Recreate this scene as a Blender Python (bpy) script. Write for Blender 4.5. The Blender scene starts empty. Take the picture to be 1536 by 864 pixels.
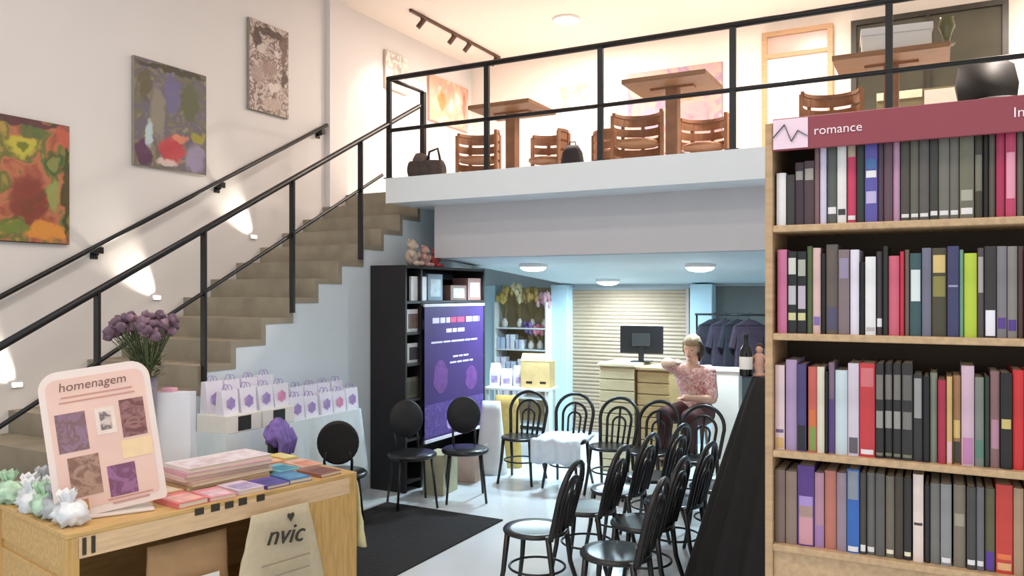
import bpy, bmesh, math, random
from mathutils import Vector, Matrix, noise
random.seed(7)
S = bpy.context.scene
C = S.collection
PI = math.pi
# ---------------------------------------------------------------- camera
F = 1200.0; HX = 768.0; HY = 440.0; EYE = 1.9
TH = math.radians(28.15); CO = math.cos(TH); SI = math.sin(TH)
cam_d = bpy.data.cameras.new('camera'); cam = bpy.data.objects.new('camera', cam_d); C.objects.link(cam)
cam.location = (0, 0, EYE); cam.rotation_euler = (PI/2, 0, TH)
cam_d.sensor_width = 36; cam_d.lens = F/1536*36; cam_d.shift_y = (HY-432)/1536; cam_d.clip_start = .05
S.camera = cam
S.view_settings.view_transform = 'Standard'; S.view_settings.look = 'None'
S.view_settings.exposure = 0.0; S.view_settings.gamma = 1; S.view_settings.use_curve_mapping = False

def at_d(px, d):                    # plan position seen in column px at depth d
    a = (px-HX)/F
    return d*(a*CO-SI), d*(a*SI+CO)
def x_on(px, Y):                    # X on the plane Y
    a = (px-HX)/F
    return Y*(a*CO-SI)/(a*SI+CO)
def d_on(px, Y):
    a = (px-HX)/F
    return Y/(a*SI+CO)
def z_of(py, d): return EYE-(py-HY)/F*d

# ---------------------------------------------------------------- materials
def lin(c):
    c = c/255.0
    return c/12.92 if c <= .04045 else ((c+.055)/1.055)**2.4
def L(rgb): return (lin(rgb[0]), lin(rgb[1]), lin(rgb[2]), 1)
MATS = {}
def mat(name, rgb, rough=.6, var=.08, scale=8, metal=0, bump=0, emit=0, trans=0, coat=0, stretch=None, alpha=1):
    if name in MATS: return MATS[name]
    m = bpy.data.materials.new(name); m.use_nodes = True
    nt = m.node_tree; b = nt.nodes['Principled BSDF']
    c = L(rgb)
    b.inputs['Roughness'].default_value = rough; b.inputs['Metallic'].default_value = metal
    b.inputs['Base Color'].default_value = c
    if trans: b.inputs['Transmission Weight'].default_value = trans
    if coat: b.inputs['Coat Weight'].default_value = coat
    if alpha < 1: b.inputs['Alpha'].default_value = alpha
    if emit:
        b.inputs['Emission Color'].default_value = c; b.inputs['Emission Strength'].default_value = emit
    if var or bump:
        tc = nt.nodes.new('ShaderNodeTexCoord'); n = nt.nodes.new('ShaderNodeTexNoise')
        n.inputs['Scale'].default_value = scale; n.inputs['Detail'].default_value = 4
        src = tc.outputs['Object']
        if stretch:
            mp = nt.nodes.new('ShaderNodeMapping'); mp.inputs['Scale'].default_value = stretch
            nt.links.new(src, mp.inputs['Vector']); src = mp.outputs['Vector']
        nt.links.new(src, n.inputs['Vector'])
        if var:
            r = nt.nodes.new('ShaderNodeValToRGB')
            r.color_ramp.elements[0].position = .3; r.color_ramp.elements[1].position = .7
            r.color_ramp.elements[0].color = tuple(max(0, v*(1-var)) for v in c[:3])+(1,)
            r.color_ramp.elements[1].color = tuple(min(1, v*(1+var)) for v in c[:3])+(1,)
            nt.links.new(n.outputs['Fac'], r.inputs['Fac']); nt.links.new(r.outputs['Color'], b.inputs['Base Color'])
        if bump:
            bp = nt.nodes.new('ShaderNodeBump'); bp.inputs['Strength'].default_value = bump
            bp.inputs['Distance'].default_value = .01
            nt.links.new(n.outputs['Fac'], bp.inputs['Height']); nt.links.new(bp.outputs['Normal'], b.inputs['Normal'])
    MATS[name] = m
    return m
def art_mat(name, cols, scale=5, dist=1.5, seed=0, patches=()):
    """abstract painted canvas: warped noise through a stepped ramp of paint colours"""
    m = bpy.data.materials.new(name); m.use_nodes = True
    nt = m.node_tree; b = nt.nodes['Principled BSDF']; b.inputs['Roughness'].default_value = .6
    tc = nt.nodes.new('ShaderNodeTexCoord'); mp = nt.nodes.new('ShaderNodeMapping')
    mp.inputs['Location'].default_value = (seed*3.1, seed*1.7, seed)
    n = nt.nodes.new('ShaderNodeTexNoise'); n.inputs['Scale'].default_value = scale
    n.inputs['Detail'].default_value = 5; n.inputs['Distortion'].default_value = dist
    r = nt.nodes.new('ShaderNodeValToRGB'); r.color_ramp.interpolation = 'EASE'
    els = r.color_ramp.elements
    k = len(cols)
    els[0].position = .25; els[0].color = L(cols[0]); els[1].position = .75; els[1].color = L(cols[-1])
    for i in range(1, k-1):
        e = els.new(.25+.5*i/(k-1)); e.color = L(cols[i])
    nt.links.new(tc.outputs['Object'], mp.inputs['Vector']); nt.links.new(mp.outputs['Vector'], n.inputs['Vector'])
    nt.links.new(n.outputs['Fac'], r.inputs['Fac']); col = r.outputs['Color']
    if patches:
        # soft-edged patches of paint at their own places on the canvas, edges broken by a second noise
        n2 = nt.nodes.new('ShaderNodeTexNoise'); n2.inputs['Scale'].default_value = 9; n2.inputs['Detail'].default_value = 4
        nt.links.new(mp.outputs['Vector'], n2.inputs['Vector'])
        of = nt.nodes.new('ShaderNodeVectorMath'); of.operation = 'MULTIPLY_ADD'
        of.inputs[1].default_value = (.16, 0, .16)
        nt.links.new(n2.outputs['Color'], of.inputs[0]); nt.links.new(tc.outputs['Object'], of.inputs[2])
        for (cx, cz, rx, rz, pc) in patches:
            sb = nt.nodes.new('ShaderNodeVectorMath'); sb.operation = 'SUBTRACT'; sb.inputs[1].default_value = (cx+.08, 0, cz+.08)
            ml = nt.nodes.new('ShaderNodeVectorMath'); ml.operation = 'MULTIPLY'; ml.inputs[1].default_value = (1/rx, 0, 1/rz)
            ln = nt.nodes.new('ShaderNodeVectorMath'); ln.operation = 'LENGTH'
            mr_ = nt.nodes.new('ShaderNodeMapRange'); mr_.interpolation_type = 'SMOOTHSTEP'
            mr_.inputs[1].default_value = .75; mr_.inputs[2].default_value = 1.2; mr_.inputs[3].default_value = .88; mr_.inputs[4].default_value = 0
            mx = nt.nodes.new('ShaderNodeMix'); mx.data_type = 'RGBA'; mx.inputs[7].default_value = L(pc)
            nt.links.new(of.outputs[0], sb.inputs[0]); nt.links.new(sb.outputs[0], ml.inputs[0]); nt.links.new(ml.outputs[0], ln.inputs[0])
            nt.links.new(ln.outputs['Value'], mr_.inputs[0]); nt.links.new(mr_.outputs[0], mx.inputs[0]); nt.links.new(col, mx.inputs[6]); col = mx.outputs[2]
    nt.links.new(col, b.inputs['Base Color'])
    return m

# ---------------------------------------------------------------- mesh builder
def frame_for(d):
    d = d.normalized(); up = Vector((0, 0, 1)) if abs(d.z) < .95 else Vector((0, 1, 0))
    u = d.cross(up).normalized(); return u, u.cross(d).normalized()
class MB:
    def __init__(s): s.bm = bmesh.new(); s.mi = 0
    def _mark(s, faces, smooth=False):
        for f in faces: f.material_index = s.mi; f.smooth = smooth
    def box(s, x0, x1, y0, y1, z0, z1, bev=0, M=None):
        vs = [s.bm.verts.new((x, y, z)) for x in (x0, x1) for y in (y0, y1) for z in (z0, z1)]
        idx = [(0,1,3,2),(4,6,7,5),(0,4,5,1),(2,3,7,6),(0,2,6,4),(1,5,7,3)]
        fs = [s.bm.faces.new([vs[i] for i in q]) for q in idx]
        s._mark(fs)
        if M: bmesh.ops.transform(s.bm, matrix=M, verts=vs)
        if bev:
            es = list({e for f in fs for e in f.edges})
            r = bmesh.ops.bevel(s.bm, geom=es, offset=bev, segments=2, affect='EDGES', profile=.5)
            s._mark(r['faces'])
        return s
    def prism(s, pts, depth, M=None, smooth=False):
        """polygon in local XY, extruded along +Z by depth"""
        a = [s.bm.verts.new((x, y, 0)) for x, y in pts]; b = [s.bm.verts.new((x, y, depth)) for x, y in pts]
        n = len(pts); fs = [s.bm.faces.new(a[::-1]), s.bm.faces.new(b)]
        for i in range(n): fs.append(s.bm.faces.new((a[i], a[(i+1) % n], b[(i+1) % n], b[i])))
        s._mark(fs)
        if M: bmesh.ops.transform(s.bm, matrix=M, verts=a+b)
        return s
    def tube(s, pts, r, n=8, closed=False, rs=None):
        pts = [Vector(p) for p in pts]; m = len(pts); rings = []
        u = None
        for i, p in enumerate(pts):
            if closed: d = pts[(i+1) % m]-pts[(i-1) % m]
            else: d = pts[min(i+1, m-1)]-pts[max(i-1, 0)]
            d.normalize()
            if u is None: u, v = frame_for(d)
            else:
                u = u-d*u.dot(d)
                if u.length < 1e-6: u, v = frame_for(d)
                u.normalize(); v = d.cross(u)*-1
            v = u.cross(d)
            rr = rs[i] if rs else r
            rings.append([s.bm.verts.new(p+(u*math.cos(2*PI*k/n)+v*math.sin(2*PI*k/n))*rr) for k in range(n)])
        fs = []
        for i in range(m if closed else m-1):
            a, b = rings[i], rings[(i+1) % m]
            for k in range(n): fs.append(s.bm.faces.new((a[k], a[(k+1) % n], b[(k+1) % n], b[k])))
        s._mark(fs, True)
        if not closed: s._mark([s.bm.faces.new(rings[0][::-1]), s.bm.faces.new(rings[-1])])
        return s
    def bar(s, p0, p1, w, h=None):
        """square bar"""
        h = h or w; p0 = Vector(p0); p1 = Vector(p1); u, v = frame_for(p1-p0)
        q = [(-1,-1),(1,-1),(1,1),(-1,1)]
        a = [s.bm.verts.new(p0+u*x*w/2+v*y*h/2) for x, y in q]; b = [s.bm.verts.new(p1+u*x*w/2+v*y*h/2) for x, y in q]
        fs = [s.bm.faces.new(a[::-1]), s.bm.faces.new(b)]+[s.bm.faces.new((a[i], a[(i+1)%4], b[(i+1)%4], b[i])) for i in range(4)]
        s._mark(fs); return s
    def lathe(s, prof, n=20, c=(0,0,0), sx=1, sy=1):
        rings = []
        for r, z in prof:
            rings.append([s.bm.verts.new((c[0]+sx*r*math.cos(2*PI*k/n), c[1]+sy*r*math.sin(2*PI*k/n), c[2]+z)) for k in range(n)])
        fs = []
        for a, b in zip(rings, rings[1:]):
            for k in range(n): fs.append(s.bm.faces.new((a[k], a[(k+1)%n], b[(k+1)%n], b[k])))
        s._mark(fs, True)
        s._mark([s.bm.faces.new(rings[0][::-1]), s.bm.faces.new(rings[-1])])
        return s
    def loft(s, rings, cap=True, smooth=True, closed=True):
        rv = [[s.bm.verts.new(p) for p in r] for r in rings]; fs = []
        n = len(rv[0])
        for a, b in zip(rv, rv[1:]):
            for k in range(n if closed else n-1): fs.append(s.bm.faces.new((a[k], a[(k+1)%n], b[(k+1)%n], b[k])))
        s._mark(fs, smooth)
        if cap: s._mark([s.bm.faces.new(rv[0][::-1]), s.bm.faces.new(rv[-1])])
        return s
    def blob(s, c, r, sub=2, amp=.0, freq=3, seed=0):
        g = bmesh.ops.create_icosphere(s.bm, subdivisions=sub, radius=1)
        vs = g['verts']
        for v in vs:
            k = 1+amp*noise.noise(v.co*freq+Vector((seed*7.3, seed*3.1, seed)))
            v.co = Vector((c[0]+v.co.x*r[0]*k, c[1]+v.co.y*r[1]*k, c[2]+v.co.z*r[2]*k))
        s._mark({f for v in vs for f in v.link_faces}, True)
        return s
    def obj(s, name, m, parent=None, loc=None, rz=0, M=None):
        bmesh.ops.recalc_face_normals(s.bm, faces=s.bm.faces[:])
        me = bpy.data.meshes.new(name); s.bm.to_mesh(me); s.bm.free()
        for x in (m if isinstance(m, (list, tuple)) else [m]): me.materials.append(x)
        o = bpy.data.objects.new(name, me); C.objects.link(o)
        if loc is not None: o.location = loc
        if rz: o.rotation_euler = (0, 0, rz)
        if M is not None: o.matrix_world = M
        if parent: o.parent = parent
        return o
def tag(o, label, cat, group=None, kind=None):
    o['label'] = label; o['category'] = cat
    if group: o['group'] = group
    if kind: o['kind'] = kind
    return o
def thing(name, label, cat, loc=(0,0,0), rz=0, group=None):
    o = bpy.data.objects.new(name, None); C.objects.link(o); o.empty_display_size = .1
    o.location = loc; o.rotation_euler = (0, 0, rz)
    return tag(o, label, cat, group)
def struct(mb, name, m, label=None):
    o = mb.obj(name, m); o['kind'] = 'structure'
    if label: o['label'] = label
    return o
def kids(o): return [c for c in ALLK.get(o.name, [])]
def dup(root, loc, rz, label, group=None):
    r = root.copy(); C.objects.link(r); r.location = loc; r.rotation_euler = (0, 0, rz); r['label'] = label
    if group: r['group'] = group
    for ch in list(root.children):
        c = ch.copy(); C.objects.link(c); c.parent = r
        for g in list(ch.children):
            d = g.copy(); C.objects.link(d); d.parent = c
    return r
def lettering(txt, size, m, parent, M, name='lettering', ext=.0008, shear=0, align='LEFT'):
    cu = bpy.data.curves.new('t', 'FONT'); cu.body = txt; cu.size = size; cu.extrude = ext; cu.shear = shear; cu.align_x = align
    cu.resolution_u = 3
    o = bpy.data.objects.new('t', cu); C.objects.link(o)
    dg = bpy.context.evaluated_depsgraph_get()
    me = bpy.data.meshes.new_from_object(o.evaluated_get(dg)); bpy.data.objects.remove(o); bpy.data.curves.remove(cu)
    me.name = name; me.materials.clear(); me.materials.append(m)
    me.transform(M)
    o = bpy.data.objects.new(name, me); C.objects.link(o); o.parent = parent
    return o
RX90 = Matrix.Rotation(PI/2, 4, 'X')      # local XY drawing -> upright XZ plane facing -Y
def T(x, y, z): return Matrix.Translation((x, y, z))

BLACK = mat('black_metal', (22, 22, 24), .4, .1, 20)
WHITE = mat('white_paint', (232, 230, 228), .7, .015, 3)
WOOD = mat('light_wood', (188, 154, 116), .5, .16, 6, stretch=(1, 1, 9))
WOODH = mat('light_wood_boards', (192, 160, 122), .5, .16, 6, stretch=(9, 1, 9))
PAPER = mat('paper_white', (238, 234, 226), .8, .02, 20)
# ================================================================ setting
XW = -6.2; YB = 10.3; ZC = 5.3; XR = 3.2; Y0 = -1.6
ZM = 3.05; ZS = 2.8; YM = 6.46; XS = -4.89
wallm = mat('plaster_left', (226, 221, 218), .75, .012, 2)
warmw = mat('plaster_upper', (240, 230, 218), .75, .012, 2)
floor_m = mat('polished_floor', (224, 230, 234), .16, .03, 1.5)
struct(MB().box(XW-.2, XR+.2, Y0, YB+.2, -.1, 0), 'floor', floor_m)
struct(MB().box(XW-.2, XW, Y0, YB, 0, ZC), 'wall_left', wallm)
struct(MB().box(XW-.2, XR+.2, YB, YB+.2, 0, ZM-.02), 'wall_back', mat('plaster_lower', (205, 214, 218), .7, .02, 2))
struct(MB().box(XW-.2, XR+.2, YB, YB+.2, ZM-.02, ZC), 'wall_back_upper', warmw)
struct(MB().box(XR, XR+.2, 2.8, YB, 0, ZC), 'wall_right', wallm)
struct(MB().box(XW-.2, XR+.2, Y0, YB+.2, ZC, ZC+.15), 'ceiling', mat('ceiling_paint', (240, 226, 214), .8, .01, 2))
struct(MB().box(XW, XW+.07, 7.06, 7.36, 0, ZC), 'trim_1', wallm)
slabm = mat('slab_paint', (238, 244, 247), .6, .015, 3)
m = MB(); m.box(XS, XR, YM, YB, ZS, ZM); m.box(XW, XS, 7.34, YB, ZS, ZM)
struct(m, 'floor_mezzanine', slabm)
struct(MB().box(-4.6, XR, 6.9, 7.0, 2.265, ZS), 'wall_bulkhead', mat('bulkhead_paint', (208, 204, 206), .7, .015, 3))
def zlow(Y): return 2.265-.0721*(Y-6.9)
m = MB(); m.prism([(6.995, zlow(6.995)), (YB, zlow(YB)), (YB, zlow(YB)+.1), (6.995, zlow(6.995)+.1)], XR+4.6,
        M=Matrix(((0,0,1,-4.6),(1,0,0,0),(0,1,0,0),(0,0,0,1))))
struct(m, 'ceiling_lower', mat('lower_ceiling_paint', (196, 212, 220), .6, .015, 3))
colm = mat('column_blue_light', (190, 218, 230), .6, .02, 3)  # cool blue light on the columns put into their base colour
for i, (a, b) in enumerate(((727, 743), (826, 851), (1035, 1068))):
    struct(MB().box(x_on(a, YB-.25), x_on(b, YB-.25), YB-.25, YB, 0, zlow(YB-.12)-.01, .01), ('trim_2', 'trim_3', 'trim_4')[i], colm)
# dark flush door at the back right, white door with transom on the mezzanine, dark window
dk = mat('dark_door_paint', (84, 90, 88), .5, .05, 4)
m = MB(); m.box(x_on(1069, YB-.06), -1.2, YB-.06, YB, 0, 1.99, .005)
d1 = struct(m, 'door_1', dk)
m = MB(); m.box(-1.32, -1.28, YB-.12, YB-.06, .95, 1.1, .008); m.obj('door_handle', BLACK, d1)
x0, x1 = -1.95, -1.13
wf = mat('door_frame_wood', (190, 150, 112), .5, .1, 6, stretch=(1, 1, 8))
m = MB(); m.box(x0+.06, x1-.06, YB-.05, YB, ZM, 4.8)
d2 = struct(m, 'door_2', mat('cream_door', (238, 230, 220), .5, .02, 3))
m = MB()
m.box(x0, x0+.06, YB-.08, YB, ZM, 5.13); m.box(x1-.06, x1, YB-.08, YB, ZM, 5.13)
m.box(x0+.06, x1-.06, YB-.08, YB, 5.07, 5.13); m.box(x0+.06, x1-.06, YB-.08, YB, 4.8, 4.85)
m.obj('door_frame', wf, d2)
m = MB(); m.box(x0+.06, x1-.06, YB-.045, YB, 4.85, 5.07); m.obj('transom_pane', mat('transom_glass', (206, 178, 168), .25, .05, 3), d2)
m = MB(); m.lathe([(.012, 0), (.028, .01), (.028, .04), (.01, .05)], 12); m.obj('door_knob', BLACK, d2, M=T(x1-.12, YB-.05, 4.05) @ RX90)
m = MB(); m.box(-.87, .60, YB-.03, YB, ZM+.05, 5.06)
w1 = struct(m, 'window_1', mat('dark_window_glass', (72, 70, 58), .12, .25, 1.5))
m = MB()
for a, b, c, d in ((-.93, -.87, ZM, 5.12), (.60, .66, ZM, 5.12), (-.87, .60, 5.06, 5.12), (-.87, .60, ZM, ZM+.05), (-.14, -.10, ZM+.05, 5.06)):
    m.box(a, b, YB-.07, YB, c, d)
m.obj('window_frame', mat('dark_bronze_frame', (46, 40, 30), .4, .1, 6), w1)
# roller shutter
sx0, sx1 = x_on(852, YB-.1), x_on(1033, YB-.1)
sh = thing('roller_shutter', 'beige ribbed roller shutter closed between two pale blue columns', 'shutter', ((sx0+sx1)/2, YB-.06, 0))
m = MB(); hw = (sx1-sx0)/2-.03
n = 38; pts = []
for i in range(n*4+1):
    z = .02+1.93*i/(n*4); pts.append((z, .018*abs(math.sin(PI*i/4))))
ring0 = [(-hw, -y, z) for z, y in pts]; ring1 = [(hw, -y, z) for z, y in pts]
m.loft([ring0, ring1], cap=False, smooth=False, closed=False)
m.obj('slat_curtain', mat('shutter_paint', (170, 148, 126), .45, .05, 3), sh)
for sgn in (-1, 1):
    MB().box(sgn*(hw+.015)-.02, sgn*(hw+.015)+.02, -.05, .03, 0, 1.97, .004).obj('guide_rail', mat('shutter_rail', (172, 150, 140), .4, .05), sh)
MB().box(-hw, hw, -.04, .02, 0, .03, .006).obj('bottom_bar', mat('shutter_rail', (172, 150, 140)), sh)

# ---------------------------------------------------------------- staircase
RISE = ZM/18; RUN = RISE/.535
def y_step(i): return 4.2+(i*RISE-1.375)/.535
conc = mat('stair_concrete', (150, 140, 122), .75, .12, 5, bump=.15)
stair = thing('staircase', 'straight grey concrete staircase climbing along the left wall to the mezzanine', 'stairs', (0, 0, 0))
YZX = lambda x: Matrix(((0,0,1,x),(1,0,0,0),(0,1,0,0),(0,0,0,1)))     # drawing (y,z) extruded along X
for i in range(1, 18):
    y = y_step(i); z = i*RISE; y2 = y_step(i+1)
    pts = [(y, z-RISE), (y+.05, z-RISE), (y+.05, z-.05), (y2+.05, z-.05), (y2+.05, z), (y, z)]
    m = MB(); m.prism(pts, XS-XW, YZX(XW)); m.obj('step', conc, stair)
# last riser up to the slab
m = MB(); m.box(XW, XS, y_step(18), y_step(18)+.05, 17*RISE, ZM); m.obj('step', conc, stair)
pts = [(y_step(1)+.05, 0)]
for i in range(1, 18):
    pts += [(y_step(i)+.05, (i)*RISE-.05), (y_step(i+1)+.05, i*RISE-.05)]
pts += [(7.9, 17*RISE-.05), (7.9, 0)]
m = MB(); m.prism(pts, .10, YZX(XS-.105)); struct(m, 'wall_stair', mat('understair_paint', (212, 222, 228), .7, .02, 2))

def rz_(Y): return 2.376+.535*(Y-4.2)
srail = thing('stair_railing', 'black metal railing with slanting rails along the open side of the stairs', 'railing', (XS+.02, 0, 0))
m = MB(); m.tube([(0, 1.75, rz_(1.75)), (0, 7.02, rz_(7.02))], .024, 10); m.obj('top_rail', BLACK, srail)
m = MB(); m.tube([(0, 1.75, rz_(1.75)-.47), (0, 6.38, rz_(6.38)-.47)], .016, 8); m.obj('middle_rail', BLACK, srail)
for Y in (1.80, 2.50, 3.34, 4.2, 5.13, 6.04):
    i = max(1, int((Y-y_step(1))/RUN)+1)
    m = MB(); m.bar((0, Y, max(0, rz_(Y)-1.14)), (0, Y, rz_(Y)-.01), .05, .02); m.obj('post', BLACK, srail)
whr = thing('wall_handrail', 'thin black handrail on brackets fixed to the left wall above the stairs', 'handrail', (XW+.08, 0, 0))
def hz(Y): return 2.995+.541*(Y-5.5)
m = MB(); m.tube([(0, 2.2, hz(2.2)), (0, 7.0, hz(7.0)), (-.05, 7.02, hz(7.0)+.0)], .02, 10); m.obj('rail', BLACK, whr)
for Y in (2.94, 4.22, 5.5, 6.93):
    m = MB(); m.tube([(-.08, Y, hz(Y)-.08), (-.02, Y, hz(Y)-.08), (0, Y, hz(Y)-.015)], .012, 8)
    m.box(-.08, -.072, Y-.035, Y+.035, hz(Y)-.12, hz(Y)-.04, .003); m.box(-.07, .012, Y-.03, Y+.03, hz(Y)-.075, hz(Y)-.02, .004)
    m.obj('bracket', BLACK, whr)
mr = thing('mezzanine_railing', 'black metal guard railing along the front edge of the mezzanine', 'railing', (0, YM+.03, ZM))
m = MB(); m.tube([(XS, 0, 1.0), (1.6, 0, 1.0), (XR-.02, 0, 1.0)], .026, 10); m.obj('top_rail', BLACK, mr)
m = MB(); m.tube([(XS, 0, .48), (XR-.02, 0, .48)], .02, 8); m.obj('middle_rail', BLACK, mr)
m = MB(); m.tube([(XS+.02, 0, 1.0), (XS+.02, .58, 1.0)], .02, 8); m.obj('return_rail', BLACK, mr)
for X in (XS+.02, -3.74, -2.6, -1.465, -.33, .81, 1.95):
    m = MB(); m.bar((X, 0, 0), (X, 0, 1.0), .05, .03); m.box(X-.05, X+.05, -.028, .04, 0, .008); m.obj('post', BLACK, mr)
m = MB(); m.bar((XS+.02, .6, 0), (XS+.02, .6, 1.0), .05, .05); m.obj('post', BLACK, mr)

# ---------------------------------------------------------------- paintings
def canvas(name, label, cols, wall, a0, a1, z0, z1, scale, dist, seed, edge, blobs=(), th=.035, grp=None):
    """wall 'L': on the left wall, a = Y range; wall 'B': back wall, a = X range"""
    w = a1-a0; h = z1-z0
    if wall == 'L': loc = (XW, (a0+a1)/2, z0); rz = PI/2
    else: loc = ((a0+a1)/2, YB, z0); rz = 0
    t = thing(name, label, 'painting', loc, rz, grp)
    MB().box(-w/2, w/2, -th, -.002, 0, h, .004).obj('canvas_edge', edge, t)
    MB().box(-w/2+.006, w/2-.006, -th-.003, -th, .006, h-.006).obj('picture', art_mat('art_'+name+str(seed), cols, scale, dist, seed, [((x_-.5)*w, z_*h, p_*w, q_*h, c_) for x_, z_, p_, q_, c_ in blobs]), t)
    return t
dke = mat('canvas_edge_dark', (70, 40, 36), .6, .2, 10)
canvas('painting', 'colourful orange and green painting at far left of the stair wall', [(74,92,48), (160,88,66), (188,116,84), (110,112,60), (176,146,74), (66,74,48)], 'L', 3.02, 3.99, 2.29, 3.24, 3.2, 1.5, 1, dke,
   [(.66,.34,.15,.21,(128,58,50)), (.60,.78,.12,.09,(196,186,70)), (.60,.78,.055,.045,(96,110,40)), (.87,.66,.075,.11,(58,96,50)), (.87,.66,.04,.065,(140,140,80)), (.80,.10,.17,.08,(222,146,60)), (.55,.12,.12,.06,(110,130,60)), (.97,.5,.03,.5,(60,70,40)), (.5,.97,.5,.04,(80,52,60)), (.95,.9,.06,.08,(196,96,76)), (.7,.9,.1,.05,(86,110,62)), (.87,.4,.06,.12,(150,160,90))])
canvas('painting', 'painting with a red shape at its foot on the stair wall', [(84,84,66), (132,124,106), (108,100,118), (116,112,92), (150,140,122), (92,94,76)], 'L', 4.57, 5.35, 3.02, 3.97, 4, 2.2, 2, mat('canvas_edge_grey', (150,140,126)),
   [(.5,.2,.17,.15,(200,66,76)), (.12,.14,.11,.13,(92,52,86)), (.2,.30,.05,.12,(190,210,216)), (.83,.16,.15,.14,(160,146,176)), (.42,.06,.14,.045,(220,196,190)), (.6,.32,.12,.045,(226,146,110)), (.5,.72,.10,.2,(112,106,148)), (.3,.55,.1,.25,(146,138,122)), (.75,.7,.14,.2,(92,98,66)), (.15,.75,.1,.15,(100,92,70)), (.5,.96,.5,.035,(70,66,50)), (.86,.36,.12,.05,(170,160,70))])
canvas('painting', 'brown monochrome painting highest on the stair wall near the corner', [(84,66,58), (150,128,116), (200,186,176), (120,96,88), (214,204,196), (96,76,70)], 'L', 5.88, 6.44, 3.77, 4.7, 5, 2.5, 3, mat('canvas_edge_grey', (150,140,126)),
   [(.3,.72,.09,.08,(206,196,186)), (.72,.70,.12,.05,(214,206,196)), (.62,.3,.17,.05,(220,206,196)), (.5,.5,.2,.1,(160,134,126)), (.15,.8,.1,.12,(70,54,48)), (.5,.9,.4,.05,(74,56,48)), (.85,.75,.08,.2,(110,88,78)), (.2,.4,.15,.1,(170,150,140)), (.55,.12,.25,.06,(190,168,158)), (.85,.45,.08,.12,(84,64,56))])
canvas('picture', 'pale framed pencil sketch on the mezzanine wall beyond the corner', [(236,226,214), (240,232,222), (190,176,166), (238,230,218)], 'L', 8.14, 8.62, 4.5, 4.98, 6, 1.5, 4, mat('frame_cream', (206,186,166)))
canvas('picture', 'wide pink and orange picture on the mezzanine left wall', [(220,180,168), (232,204,192), (226,170,140), (206,160,154), (238,214,204)], 'L', 9.12, 10.15, 4.28, 4.92, 3, 1.2, 5, mat('frame_rose', (196,150,136)),
   [(.3,.5,.1,.2,(226,140,80)), (.88,.6,.06,.3,(176,110,96))])
canvas('picture', 'small white framed print with green lettering on mezzanine back wall', [(196,206,180), (216,222,204), (170,184,156), (206,214,192)], 'B', -4.72, -4.3, 4.50, 4.82, 6, 1, 6, WHITE,
   [(.3,.5,.06,.2,(176,190,160)), (.5,.5,.06,.2,(186,196,166)), (.7,.5,.06,.2,(176,190,160))])
canvas('painting', 'large mauve and pink painting behind the cafe tables upstairs', [(140,112,130), (186,150,154), (206,160,146), (160,130,154), (210,176,170)], 'B', -3.72, -2.45, 3.75, 4.86, 2.2, 1.5, 7, mat('frame_mauve', (150,120,130)),
   [(.6,.7,.2,.1,(226,140,90)), (.25,.4,.14,.16,(186,150,176))])

# ---------------------------------------------------------------- lamps
def area(name, loc, size, power, col, rot=(0,0,0), spread=PI):
    l = bpy.data.lights.new(name, 'AREA'); l.shape = 'DISK'; l.size = size; l.energy = power; l.color = col; l.spread = spread
    o = bpy.data.objects.new(name, l); C.objects.link(o); o.location = loc; o.rotation_euler = rot; return o
WARM = (1, .87, .77); COOL = (.66, .88, 1.0)
lamp_w = mat('lamp_warm', (255, 240, 220), .5, 0, emit=12)
lamp_c = mat('lamp_cool', (235, 248, 255), .5, 0, emit=9)
for X, Y, lab in ((-4.08, 9.05, 'round glowing downlight on the mezzanine ceiling'), (-1.5, 8.7, 'round downlight over the middle of the mezzanine'), (1.0, 8.7, 'round downlight over the right end of the mezzanine')):
    t = thing('ceiling_light', lab, 'light', (X, Y, ZC), 0, 'mezzanine ceiling lights')
    MB().lathe([(.17, 0), (.17, -.02), (.155, -.028)], 28).obj('rim', WHITE, t)
    MB().lathe([(.15, -.012), (.15, -.03), (.09, -.04)], 28).obj('diffuser', lamp_w, t)
    area('mezzanine_lamp', (X, Y, ZC-.06), .3, 92, WARM)
for px, Y, lab in ((800, 7.69, 'round white ceiling lamp under the mezzanine, left of three'), (1050, 7.97, 'round white ceiling lamp under the mezzanine, right of three'), (912, 9.55, 'round white ceiling lamp under the mezzanine, farthest back of three')):
    X = x_on(px, Y); z = zlow(Y)
    t = thing('ceiling_light', lab, 'light', (X, Y, z), 0, 'lamps under the mezzanine')
    MB().lathe([(.155, .02), (.155, -.02), (.145, -.03)], 28).obj('rim', WHITE, t)
    MB().lathe([(.14, -.01), (.14, -.035), (.11, -.06), (.05, -.072)], 28).obj('diffuser', lamp_c, t)
    area('lower_lamp', (X, Y, z-.085), .26, 55, COOL)
tr = thing('track_light', 'thin dark track light with small spotlights on the mezzanine ceiling', 'light', (-5.58, 0, ZC))
bz = mat('track_bronze', (92, 62, 48), .4, .1)
MB().box(-.018, .018, 7.85, 10.05, -.035, 0, .004).obj('track', bz, tr)
for Y in (8.08, 8.78, 9.16, 9.9):
    h = MB(); h.tube([(0, Y, -.035), (0, Y, -.08)], .008, 8); h.tube([(.03, Y+.02, -.06), (-.035, Y-.02, -.16)], .032, 12)
    hd = h.obj('spot_head', bz, tr)
    l = bpy.data.lights.new('track_spot', 'SPOT'); l.energy = 30; l.spot_size = math.radians(80); l.spot_blend = .8; l.color = (1, .92, .84); l.shadow_soft_size = .04
    o = bpy.data.objects.new('track_spot', l); C.objects.link(o); o.location = (-5.62, Y-.03, ZC-.2)
    o.rotation_euler = Vector((-.45, .0, -1)).to_track_quat('-Z', 'Y').to_euler()
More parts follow.
